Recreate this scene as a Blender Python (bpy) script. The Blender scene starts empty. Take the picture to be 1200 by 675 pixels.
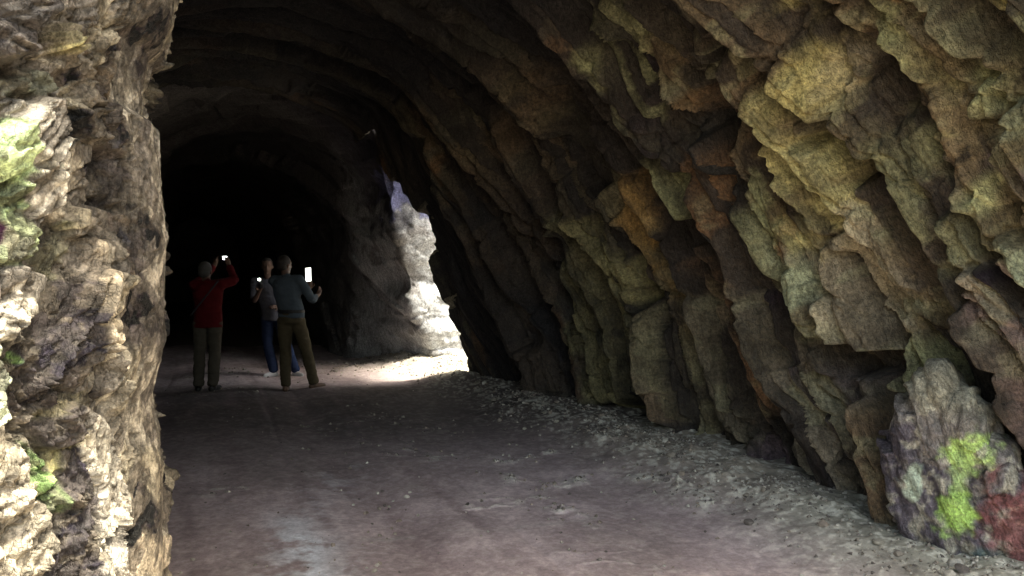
import bpy, bmesh, math, random
import numpy as np
from mathutils import Vector, Matrix

# ------------------------------------------------------------------ camera, sky, sun, exposure
scene = bpy.context.scene
R = math.radians
EYE = 1.6
cam = bpy.data.objects.new('camera', bpy.data.cameras.new('camera'))
scene.collection.objects.link(cam)
cam.location = (0, 0, EYE)
cam.rotation_euler = (R(90), 0, 0)
cam.data.sensor_width = 36
cam.data.lens = 26.0
cam.data.shift_y = -0.0163
cam.data.clip_start = 0.05
cam.data.clip_end = 1500
scene.camera = cam

SUN_DIR = Vector((-0.88, 0.52, -2.5)).normalized()      # the way the light travels
w = bpy.data.worlds.new('World'); scene.world = w; w.use_nodes = True
nt = w.node_tree
sky = nt.nodes.new('ShaderNodeTexSky'); sky.sky_type = 'NISHITA'; sky.sun_disc = False
sky.sun_elevation = math.asin(-SUN_DIR.z)
sky.air_density = 1.0; sky.dust_density = 4.0; sky.ozone_density = .5
sky.sun_rotation = math.atan2(-SUN_DIR.x, -SUN_DIR.y)
bg = nt.nodes['Background']; bg.inputs[1].default_value = 0.13
nt.links.new(sky.outputs[0], bg.inputs[0])
sl = bpy.data.lights.new('sun', 'SUN'); sl.energy = 3.8; sl.angle = R(12); sl.color = (1, .985, .97)
so = bpy.data.objects.new('sun', sl); scene.collection.objects.link(so)
so.rotation_euler = SUN_DIR.to_track_quat('-Z', 'Y').to_euler(); so.location = (8, 6, 9)
scene.view_settings.view_transform = 'Standard'
scene.view_settings.look = 'None'
scene.view_settings.exposure = 2.4
scene.view_settings.use_white_balance = True
scene.view_settings.white_balance_temperature = 7600
scene.view_settings.white_balance_tint = 4
scene.view_settings.gamma = 1
scene.cycles.max_bounces = 8
scene.cycles.diffuse_bounces = 2
scene.cycles.sample_clamp_indirect = 4

# ------------------------------------------------------------------ the tunnel's own axes
AX = np.array([-0.403, 0.915]); RT = np.array([0.915, 0.403])     # along the tunnel, to its right wall
CEN = 0.73                                                         # lateral place of the crown line
def world(lat, s, h):
    lat, s, h = np.broadcast_arrays(lat, s, h)
    return np.stack([lat*RT[0]+s*AX[0], lat*RT[1]+s*AX[1], h], -1).astype(float)

# ------------------------------------------------------------------ noise
def _h(i, j, k, seed):
    x = (i.astype(np.int64)*374761393 + j.astype(np.int64)*668265263 + k.astype(np.int64)*2147483647 + seed*974634777) & 0xffffffff
    x = ((x ^ (x >> 13))*1274126177) & 0xffffffff
    x = ((x ^ (x >> 16))*2246822519) & 0xffffffff
    x = (x ^ (x >> 15)) & 0xffffffff
    return x/4294967295.0
def vnoise(x, y, z=None, seed=0):
    x = np.asarray(x, float); y = np.asarray(y, float)
    i = np.floor(x).astype(np.int64); j = np.floor(y).astype(np.int64)
    fx = x-i; fy = y-j; fx = fx*fx*(3-2*fx); fy = fy*fy*(3-2*fy)
    if z is None:
        o = np.zeros_like(i)
        g = lambda a, b: _h(i+a, j+b, o, seed)
        return (g(0,0)*(1-fx)+g(1,0)*fx)*(1-fy)+(g(0,1)*(1-fx)+g(1,1)*fx)*fy
    z = np.asarray(z, float); k = np.floor(z).astype(np.int64); fz = z-k; fz = fz*fz*(3-2*fz)
    g = lambda a, b, c: _h(i+a, j+b, k+c, seed)
    l0 = (g(0,0,0)*(1-fx)+g(1,0,0)*fx)*(1-fy)+(g(0,1,0)*(1-fx)+g(1,1,0)*fx)*fy
    l1 = (g(0,0,1)*(1-fx)+g(1,0,1)*fx)*(1-fy)+(g(0,1,1)*(1-fx)+g(1,1,1)*fx)*fy
    return l0*(1-fz)+l1*fz
def fbm(x, y, z=None, seed=0, oct=4, gain=.5):
    t = 0; a = 1; n = 0
    for o in range(oct):
        f = 2.03**o
        t = t+a*(vnoise(x*f+o*7.3, y*f-o*3.1, None if z is None else z*f+o*1.7, seed+o)-.5); n += a; a *= gain
    return t/n*2
def facet(u, v, seed, tilt=.9, cone=.6, gap=False):
    """broken rock: tilted blocks, one per jittered cell; the highest one wins (0..1-ish), and a random number per block"""
    i = np.floor(u).astype(np.int64); j = np.floor(v).astype(np.int64); o = np.zeros_like(i)
    best = np.full(u.shape, -9.0); rid = np.zeros(u.shape); sec = best.copy()
    for a in (-1, 0, 1):
        for b in (-1, 0, 1):
            I = i+a; J = j+b
            cx = I+.5+(_h(I, J, o, seed)-.5)*.9; cy = J+.5+(_h(I, J, o, seed+11)-.5)*.9
            gx = (_h(I, J, o, seed+22)-.5)*tilt*2; gy = (_h(I, J, o, seed+33)-.5)*tilt*2
            hh = _h(I, J, o, seed+44)
            du = u-cx; dv = v-cy
            val = hh*.6+gx*du+gy*dv-cone*np.maximum(np.abs(du), np.abs(dv))*1.6
            m = val > best
            sec = np.where(m, best, np.maximum(sec, val)); best = np.where(m, val, best); rid = np.where(m, hh, rid)
    return (best, rid, best-sec) if gap else (best, rid)
def sstep(a, b, x):
    t = np.clip((x-a)/(b-a), 0, 1); return t*t*(3-2*t)
def poly_dist(px, py, pts):
    """signed distance, positive inside"""
    pts = np.asarray(pts, float); n = len(pts)
    d = np.full(px.shape, 1e9); ins = np.zeros(px.shape, bool)
    for k in range(n):
        ax, ay = pts[k]; bx, by = pts[(k+1) % n]
        ex, ey = bx-ax, by-ay; L = ex*ex+ey*ey+1e-12
        t = np.clip(((px-ax)*ex+(py-ay)*ey)/L, 0, 1)
        d = np.minimum(d, np.hypot(px-ax-t*ex, py-ay-t*ey))
        if ay != by:
            c = ((ay > py) != (by > py)) & (px < (bx-ax)*(py-ay)/(by-ay)+ax)
            ins ^= c
    return np.where(ins, d, -d)

# ------------------------------------------------------------------ meshes
def link(o, parent=None):
    scene.collection.objects.link(o)
    if parent is not None: o.parent = parent
    return o
def tag(o, label=None, cat=None, group=None, kind=None):
    if label: o['label'] = label
    if cat: o['category'] = cat
    if group: o['group'] = group
    if kind: o['kind'] = kind
    return o
def grid_mesh(name, P, col=None, mat=None, keep=None, flip=False, smooth=True):
    """P (n,m,3) a sheet of points, col (n,m,3)"""
    n, m = P.shape[:2]
    me = bpy.data.meshes.new(name)
    idx = np.arange(n*m).reshape(n, m)
    q = np.stack([idx[:-1,:-1], idx[1:,:-1], idx[1:,1:], idx[:-1,1:]], -1).reshape(-1, 4)
    if flip: q = q[:, ::-1]
    if keep is not None: q = q[keep.reshape(-1)]
    me.vertices.add(n*m); me.vertices.foreach_set('co', P.reshape(-1).astype(np.float32))
    me.loops.add(q.size); me.loops.foreach_set('vertex_index', q.reshape(-1).astype(np.int32))
    me.polygons.add(len(q)); me.polygons.foreach_set('loop_start', np.arange(0, q.size, 4, dtype=np.int32))
    me.polygons.foreach_set('use_smooth', np.full(len(q), smooth))
    me.update(calc_edges=True)
    if col is not None: paint(me, col.reshape(-1, 3))
    if mat: me.materials.append(mat)
    return me
def paint(me, col):
    at = me.color_attributes.new('rock_colour', 'FLOAT_COLOR', 'POINT')
    c = np.ones((len(col), 4), np.float32); c[:, :3] = col
    at.data.foreach_set('color', c.reshape(-1))
def normals(P):
    du = np.gradient(P, axis=0); dv = np.gradient(P, axis=1)
    n = np.cross(du, dv); return n/(np.linalg.norm(n, axis=-1, keepdims=True)+1e-9)
def smooth_curve(pts, n=200):
    """centripetal-ish resample: (x,h) points to a dense smooth curve with its arc length"""
    p = np.asarray(pts, float)
    q = np.vstack([2*p[0]-p[1], p, 2*p[-1]-p[-2]])
    out = []
    for i in range(1, len(q)-2):
        for t in np.linspace(0, 1, 12, endpoint=False):
            out.append(.5*((2*q[i])+(-q[i-1]+q[i+1])*t+(2*q[i-1]-5*q[i]+4*q[i+1]-q[i+2])*t*t+(-q[i-1]+3*q[i]-3*q[i+1]+q[i+2])*t**3))
    out.append(q[-2]); return np.array(out)
def at_arc(curve, f):
    L = np.r_[0, np.cumsum(np.linalg.norm(np.diff(curve, axis=0), axis=1))]; L /= L[-1]
    return np.stack([np.interp(f, L, curve[:, k]) for k in range(curve.shape[1])], -1)

# ------------------------------------------------------------------ materials
def rock_material(name, grain=(1.2, 2.2, .4), rough=.82, bump=1.0, fine=1.0, spec=.25, mottle=.5, damp=0.0):
    m = bpy.data.materials.new(name); m.use_nodes = True
    t = m.node_tree; N = t.nodes; K = t.links
    b = N['Principled BSDF']; b.inputs['Specular IOR Level'].default_value = spec
    tc = N.new('ShaderNodeTexCoord')
    # the grain of the rock: stretched along the dip of its layers
    cx = N.new('ShaderNodeCombineXYZ')
    for q, (e, g) in enumerate(zip(((.915, .403, 0), (-.371, .842, -.39), (.157, -.357, -.92)), grain)):
        dp = N.new('ShaderNodeVectorMath'); dp.operation = 'DOT_PRODUCT'; K.new(tc.outputs['Object'], dp.inputs[0]); dp.inputs[1].default_value = [c*g for c in e]
        K.new(dp.outputs['Value'], cx.inputs[q])
    mp = cx
    at = N.new('ShaderNodeAttribute'); at.attribute_name = 'rock_colour'
    def noise(sc, det, ro=.6, src=None, dist=0):
        n = N.new('ShaderNodeTexNoise'); n.inputs['Scale'].default_value = sc; n.inputs['Detail'].default_value = det
        n.inputs['Roughness'].default_value = ro; n.inputs['Distortion'].default_value = dist
        K.new(src or tc.outputs['Object'], n.inputs['Vector']); return n.outputs[0]
    def ramp(src, a, b_, lo, hi):
        r = N.new('ShaderNodeMapRange'); r.inputs[1].default_value = a; r.inputs[2].default_value = b_
        r.inputs[3].default_value = lo; r.inputs[4].default_value = hi; K.new(src, r.inputs[0]); return r.outputs[0]
    def math_(op, x, y):
        q = N.new('ShaderNodeMath'); q.operation = op
        for k, v in enumerate((x, y)):
            if isinstance(v, (int, float)): q.inputs[k].default_value = v
            else: K.new(v, q.inputs[k])
        return q.outputs[0]
    n1 = noise(9, 6, .68, mp.outputs[0], .6); n2 = noise(38, 5, .7); n3 = noise(120, 3, .6)
    v = math_('MULTIPLY', ramp(n1, .36, .64, 1-mottle*.55, 1+mottle*.55), ramp(n2, .38, .62, 1-mottle*.7, 1+mottle*.7))
    v = math_('MULTIPLY', v, ramp(n3, .36, .64, 1-mottle*.35, 1+mottle*.35))
    mix = N.new('ShaderNodeVectorMath'); mix.operation = 'SCALE'; K.new(at.outputs['Color'], mix.inputs[0]); K.new(v, mix.inputs['Scale'])
    # thin mineral veins and lichen specks with their own tint
    n4 = noise(22, 4, .75, mp.outputs[0], 1.2)
    vein = ramp(math_('ABSOLUTE', math_('SUBTRACT', n4, .5), 0), 0, .03, .22*mottle, 0)
    mm = N.new('ShaderNodeMix'); mm.data_type = 'RGBA'; K.new(vein, mm.inputs[0]); K.new(mix.outputs[0], mm.inputs[6]); mm.inputs[7].default_value = (.30, .29, .25, 1)
    K.new(mm.outputs[2], b.inputs['Base Color'])
    K.new(ramp(n2, .3, .7, rough-.14-damp, rough+.1-damp), b.inputs['Roughness'])
    hsum = math_('ADD', math_('MULTIPLY', n1, .020), math_('MULTIPLY', n2, .014*fine))
    hsum = math_('ADD', hsum, math_('MULTIPLY', n3, .004*fine))
    vo = N.new('ShaderNodeTexVoronoi'); vo.feature = 'DISTANCE_TO_EDGE'; vo.inputs['Scale'].default_value = 9
    wv = N.new('ShaderNodeVectorMath'); wv.operation = 'ADD'; K.new(mp.outputs[0], wv.inputs[0])
    nn = N.new('ShaderNodeTexNoise'); nn.inputs['Scale'].default_value = 5; nn.inputs['Detail'].default_value = 4; K.new(mp.outputs[0], nn.inputs['Vector'])
    K.new(nn.outputs['Color'], wv.inputs[1]); K.new(wv.outputs[0], vo.inputs['Vector'])
    crack = ramp(vo.outputs[0], 0, .035, -.006, 0)
    hsum = math_('ADD', hsum, crack)
    bu = N.new('ShaderNodeBump'); bu.inputs['Strength'].default_value = 1; bu.inputs['Distance'].default_value = bump
    K.new(hsum, bu.inputs['Height']); K.new(bu.outputs[0], b.inputs['Normal'])
    return m
def plain(name, col, rough=.7, spec=.3, emit=None, strength=0, weave=0):
    m = bpy.data.materials.new(name); m.use_nodes = True; t = m.node_tree; b = t.nodes['Principled BSDF']
    b.inputs['Roughness'].default_value = rough; b.inputs['Specular IOR Level'].default_value = spec
    n = t.nodes.new('ShaderNodeTexNoise'); n.inputs['Scale'].default_value = 14; n.inputs['Detail'].default_value = 4
    tc = t.nodes.new('ShaderNodeTexCoord'); t.links.new(tc.outputs['Object'], n.inputs[0])
    r = t.nodes.new('ShaderNodeMapRange'); r.inputs[3].default_value = .75; r.inputs[4].default_value = 1.25; t.links.new(n.outputs[0], r.inputs[0])
    s = t.nodes.new('ShaderNodeVectorMath'); s.operation = 'SCALE'; s.inputs[0].default_value = col; t.links.new(r.outputs[0], s.inputs['Scale'])
    t.links.new(s.outputs[0], b.inputs['Base Color'])
    if weave:
        bu = t.nodes.new('ShaderNodeBump'); bu.inputs['Distance'].default_value = weave; t.links.new(n.outputs[0], bu.inputs['Height']); t.links.new(bu.outputs[0], b.inputs['Normal'])
    if emit:
        b.inputs['Emission Color'].default_value = (*emit, 1); b.inputs['Emission Strength'].default_value = strength
    return m

# ------------------------------------------------------------------ base surfaces (before rock relief)
NEAR_PROFILE = [(3.2,-.35),(3.2,0),(3.2,.8),(3.1,1.6),(2.85,2.4),(2.45,3.1),(1.85,3.8),(1.0,4.4),(0,4.6),(-1.0,4.45),(-2.0,3.9),(-2.7,3.0),(-3.1,2.0),(-3.2,.8),(-3.2,0),(-3.2,-.35)]
SLOT_PROFILE = [(3.05,-.35),(3.0,.05),(2.83,.6),(2.63,1.08),(2.45,1.6),(2.25,2.17),(2.04,2.9),(1.75,3.85),(1.0,4.4),(0,4.6),(-1.0,4.45),(-2.0,3.9),(-2.7,3.0),(-3.1,2.0),(-3.2,.8),(-3.2,0),(-3.2,-.35)]
C_NEAR = smooth_curve(NEAR_PROFILE); C_SLOT = smooth_curve(SLOT_PROFILE)
S0, S_SLOT, S_STEP = 1.3, 9.9, 13.0
def near_base(S, F):
    """S along the tunnel, F 0..1 round the arch from the right foot to the left foot"""
    a = at_arc(C_NEAR, F); b = at_arc(C_SLOT, F); k = sstep(6.8, 9.8, S)[..., None]
    q = a*(1-k)+b*k
    return world(q[..., 0]+CEN, S, q[..., 1])
# left rock: plan outline in camera axes, from far left to the corner and back into the tunnel
LEFT_PLAN = [(-6.0,-.4),(-3.2,.9),(-2.1,1.45),(-1.50,1.9),(-1.36,2.15),(-1.28,2.42),(-1.25,2.58),(-1.30,2.75),(-1.5,3.1),(-2.2,4.2),(-2.9,5.3)]
C_LEFT = smooth_curve(LEFT_PLAN)
def left_base(U, H):
    q = at_arc(C_LEFT, U)
    return np.stack([q[..., 0], q[..., 1], H], -1)
RIGHT_SLABS = [  # (rock, how far it stands out, edge width, tilt along, tilt across, outline in (along the tunnel, round the arch))
  ('brown', 0.02, 0.08, 0, 0, [(6.443, 0.3073), (6.211, 0.2884), (6.501, 0.2584), (6.748, 0.2261), (7.155, 0.2016), (7.3, 0.1659), (7.649, 0.1381), (7.649, 0.0857), (7.329, 0.0445), (7.91, 0.0412), (8.433, 0.0568), (8.114, 0.1637)]),
  ('brown', -0.16, 0.06, 0, 0, [(3.596, 0.2171), (3.35, 0.2183), (3.291, 0.1982), (3.422, 0.1637), (3.306, 0.1481), (3.219, 0.1325), (3.364, 0.1192), (3.48, 0.137), (3.611, 0.1548), (3.655, 0.1893), (3.669, 0.2105)]),
  ('dark', -0.26, 0.08, 0, 0, [(3.509, 0.2272), (3.364, 0.2171), (3.306, 0.2049), (3.451, 0.1849), (3.466, 0.1615), (3.379, 0.1459), (3.219, 0.1381), (3.175, 0.1269), (3.175, 0.1125), (3.001, 0.0947), (2.899, 0.0679), (2.754, 0.049), (2.798, 0.0401), (3.001, 0.059), (3.175, 0.0713), (3.335, 0.0924), (3.538, 0.0791), (3.611, 0.1058), (3.567, 0.1347), (3.611, 0.1581), (3.611, 0.186), (3.582, 0.2094)]),
  ('dark', -0.22, 0.07, 0, 0, [(4.686, 0.216), (4.57, 0.2004), (4.802, 0.1537), (4.497, 0.1247), (4.686, 0.1247), (4.875, 0.1481), (4.904, 0.1782)]),
  ('dark', -0.14, 0.08, 0, 0, [(4.076, 0.2751), (3.872, 0.2706), (4.047, 0.2428), (4.177, 0.2183), (4.366, 0.2016), (4.468, 0.2216), (4.381, 0.2483)]),
  ('dark', -0.3, 0.09, 0, 0, [(5.891, 0.1704), (5.92, 0.1425), (5.92, 0.1203), (5.891, 0.0802), (5.644, 0.0546), (5.456, 0.0401), (5.572, 0.0301), (6.095, 0.0267), (6.24, 0.078), (6.138, 0.1314)]),
  ('dark', -0.25, 0.1, 0, 0, [(5.964, 0.1837), (5.804, 0.1492), (5.978, 0.0802), (6.109, 0.0334), (6.879, 0.0367), (6.952, 0.0601), (6.792, 0.0869), (6.806, 0.1192), (6.4, 0.1236), (6.138, 0.1437)]),
  ('dark', -0.25, 0.15, 0, 0, [(9.885, 0.3118), (8.941, 0.2906), (9.116, 0.2316), (9.464, 0.1592), (9.9, 0.0278), (9.9, 0.0323), (9.9, 0.1381), (9.9, 0.2171)]),
  ('dark', -0.16, 0.1, 0, 0, [(6.124, 0.3007), (5.92, 0.2829), (6.022, 0.2405), (6.095, 0.2116), (6.516, 0.1904), (6.647, 0.2294), (6.559, 0.2684)]),
  ('darkslab', -0.06, 0.05, 0.1, 0.15, [(3.974, 0.1136), (3.626, 0.0969), (3.306, 0.0958), (3.277, 0.0768), (3.219, 0.0579), (3.161, 0.0356), (3.335, 0.0356), (3.582, 0.0512), (3.756, 0.0746), (3.96, 0.0935)]),
  ('grey', 0.1, 0.05, 0, 0.1, [(4.308, 0.1403), (4.148, 0.1336), (3.974, 0.1203), (3.829, 0.1102), (3.669, 0.0891), (3.509, 0.0702), (3.277, 0.0501), (3.248, 0.0356), (3.596, 0.0356), (3.945, 0.0557), (4.148, 0.0702), (4.265, 0.088), (4.337, 0.1069)]),
  ('pale', 0.2, 0.04, 0, -0.1, [(4.119, 0.0635), (3.945, 0.0724), (3.785, 0.0679), (3.611, 0.059), (3.509, 0.0479), (3.495, 0.0356), (3.727, 0.0356), (3.945, 0.0367), (4.061, 0.0423)]),
  ('dark', -0.2, 0.03, 0, 0, [(4.729, 0.0612), (4.599, 0.0523), (4.526, 0.029), (4.628, 0.0245), (4.686, 0.0412)]),
  ('purple', 0.1, 0.04, 0, 0, [(4.599, 0.0401), (4.294, 0.0668), (4.236, 0.0601), (4.207, 0.039), (4.265, 0.0334), (4.541, 0.0334)]),
  ('olive', 0.1, 0.05, 0, 0.1, [(3.655, 0.2584), (3.466, 0.255), (3.538, 0.2428), (3.553, 0.2283), (3.538, 0.2149), (3.437, 0.2094), (3.35, 0.196), (3.379, 0.1804), (3.335, 0.1737), (3.48, 0.1659), (3.655, 0.157), (3.756, 0.1604), (3.902, 0.1715), (3.872, 0.1826), (3.843, 0.196), (3.902, 0.2105), (3.829, 0.2249), (3.727, 0.2472)]),
  ('ochre', 0.18, 0.04, 0, 0.1, [(3.408, 0.2806), (3.379, 0.2706), (3.335, 0.2661), (3.408, 0.255), (3.495, 0.2439), (3.509, 0.2294), (3.495, 0.216), (3.393, 0.2105), (3.262, 0.2238), (3.219, 0.235), (3.161, 0.2461), (3.219, 0.2572), (3.146, 0.2684), (3.132, 0.2806), (3.379, 0.2873)]),
  ('tan', 0.1, 0.05, 0, 0, [(3.19, 0.265), (3.059, 0.2606), (3.001, 0.2439), (3.059, 0.2339), (3.175, 0.2294), (3.219, 0.2361), (3.19, 0.2472), (3.233, 0.2584)]),
  ('tan', 0.12, 0.04, 0, 0.15, [(3.466, 0.1659), (3.321, 0.1737), (3.277, 0.1592), (3.161, 0.1414), (3.103, 0.1258), (3.059, 0.1147), (3.161, 0.1069), (3.466, 0.1125), (3.596, 0.1325), (3.64, 0.157)]),
  ('lichen', 0.04, 0.06, 0, 0, [(3.001, 0.2094), (2.899, 0.2149), (2.711, 0.2016), (2.827, 0.1771), (2.899, 0.1592), (2.972, 0.1526), (3.088, 0.1604), (3.161, 0.1759), (3.117, 0.1915)]),
  ('lichen', 0.08, 0.06, 0, 0, [(2.899, 0.2528), (2.798, 0.2517), (2.725, 0.2272), (2.58, 0.216), (2.638, 0.2116), (2.783, 0.2249), (2.914, 0.2416)]),
  ('rough', 0.12, 0.06, 0, 0, [(2.609, 0.2561), (2.464, 0.2494), (2.42, 0.235), (2.507, 0.2205), (2.594, 0.2305), (2.623, 0.2428)]),
  ('ochre', 0.16, 0.05, 0, 0, [(2.362, 0.2506), (2.202, 0.2461), (2.26, 0.235), (2.347, 0.2372), (2.391, 0.2428)]),
  ('rough', 0.25, 0.06, 0, 0, [(2.144, 0.2494), (1.984, 0.245), (2.115, 0.2105), (2.246, 0.2171), (2.246, 0.2294)]),
  ('lichen', 0.24, 0.05, 0, 0, [(2.58, 0.2105), (2.478, 0.2183), (2.391, 0.216), (2.376, 0.206), (2.493, 0.2016), (2.58, 0.2038)]),
  ('green', 0.3, 0.04, 0, 0, [(2.275, 0.2127), (2.101, 0.2094), (2.173, 0.1837), (2.391, 0.196), (2.333, 0.206)]),
  ('purple', 0.34, 0.03, 0, 0, [(2.391, 0.1971), (2.159, 0.1826), (2.217, 0.1581), (2.376, 0.1748), (2.522, 0.1882)]),
  ('pink', 0.24, 0.02, 0, 0, [(2.406, 0.1704), (2.246, 0.1592), (2.26, 0.1514), (2.435, 0.1626)]),
  ('lichen', 0.2, 0.06, 0, 0, [(2.798, 0.1682), (2.594, 0.1771), (2.522, 0.1604), (2.522, 0.1425), (2.609, 0.1392), (2.725, 0.1448), (2.841, 0.147), (2.841, 0.1592)]),
  ('green', 0.24, 0.05, 0, 0, [(2.493, 0.1581), (2.26, 0.1514), (2.275, 0.137), (2.449, 0.1403), (2.507, 0.1492)]),
  ('pinkslab', 0.36, 0.04, 0, 0.1, [(2.681, 0.147), (2.493, 0.1503), (2.435, 0.1381), (2.246, 0.1381), (2.289, 0.0601), (2.42, 0.0724), (2.507, 0.0857), (2.493, 0.1069), (2.551, 0.1091), (2.652, 0.1192), (2.711, 0.1292)]),
  ('lichen', 0.12, 0.05, 0, 0, [(3.161, 0.1136), (3.016, 0.118), (2.957, 0.1047), (2.986, 0.0935), (3.088, 0.0869), (3.175, 0.0947)]),
  ('rust', 0.12, 0.05, 0, 0, [(4.424, 0.2305), (4.265, 0.2294), (4.279, 0.2082), (4.381, 0.1849), (4.482, 0.1737), (4.395, 0.1548), (4.279, 0.1359), (4.453, 0.137), (4.599, 0.1503), (4.715, 0.1659), (4.584, 0.196), (4.584, 0.2116)]),
  ('lichen', 0.06, 0.04, 0, 0, [(4.134, 0.2016), (4.047, 0.1982), (4.076, 0.1726), (4.003, 0.1537), (3.916, 0.1392), (4.003, 0.1325), (4.148, 0.1448), (4.25, 0.1637), (4.221, 0.1826)]),
  ('green', 0.08, 0.05, 0, 0, [(3.96, 0.1492), (3.8, 0.1503), (3.64, 0.1347), (3.64, 0.1147), (3.785, 0.1091), (3.872, 0.1225)]),
  ('rustbrown', 0.12, 0.06, 0, 0, [(5.049, 0.1648), (4.744, 0.1659), (4.642, 0.1503), (4.628, 0.1347), (4.468, 0.1158), (4.352, 0.0969), (4.265, 0.069), (4.395, 0.0557), (4.642, 0.069), (4.86, 0.1036), (5.034, 0.1292), (5.122, 0.1503)]),
  ('grey', 0.03, 0.05, 0, 0, [(5.194, 0.1303), (4.991, 0.1236), (4.889, 0.0924), (4.715, 0.0735), (4.671, 0.0535), (4.57, 0.0412), (4.787, 0.0412), (4.991, 0.0601), (5.136, 0.0846), (5.267, 0.1058)]),
  ('lichen', 0.1, 0.07, 0, 0, [(4.817, 0.3241), (4.599, 0.3073), (4.671, 0.2873), (4.744, 0.2617), (4.787, 0.235), (4.831, 0.2082), (4.831, 0.1815), (5.034, 0.1748), (5.107, 0.1949), (5.136, 0.2227), (5.151, 0.2461), (5.136, 0.2751), (5.092, 0.2973)]),
  ('grey', 0.12, 0.06, 0, 0, [(4.119, 0.304), (4.003, 0.2962), (4.018, 0.2673), (4.105, 0.2494), (4.265, 0.2506), (4.207, 0.2762)]),
  ('orange', 0.12, 0.08, 0, 0, [(5.819, 0.2149), (5.499, 0.2082), (5.31, 0.1882), (5.397, 0.1682), (5.615, 0.157), (5.485, 0.1303), (5.761, 0.1381), (5.949, 0.1604), (6.037, 0.1826)]),
  ('olive', 0.14, 0.08, 0, 0, [(7.039, 0.206), (6.661, 0.186), (6.298, 0.1648), (6.037, 0.1392), (6.022, 0.108), (6.24, 0.0813), (6.138, 0.0635), (6.487, 0.0379), (6.908, 0.0412), (7.097, 0.0679), (7.373, 0.1024), (7.416, 0.1392), (7.358, 0.1682)]),
  ('brown', 0.05, 0.1, 0, 0, [(6.893, 0.3341), (6.69, 0.314), (7.416, 0.2494), (7.925, 0.1626), (8.244, 0.0501), (8.898, 0.0401), (8.549, 0.1414), (8.114, 0.2439)]),
]
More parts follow.
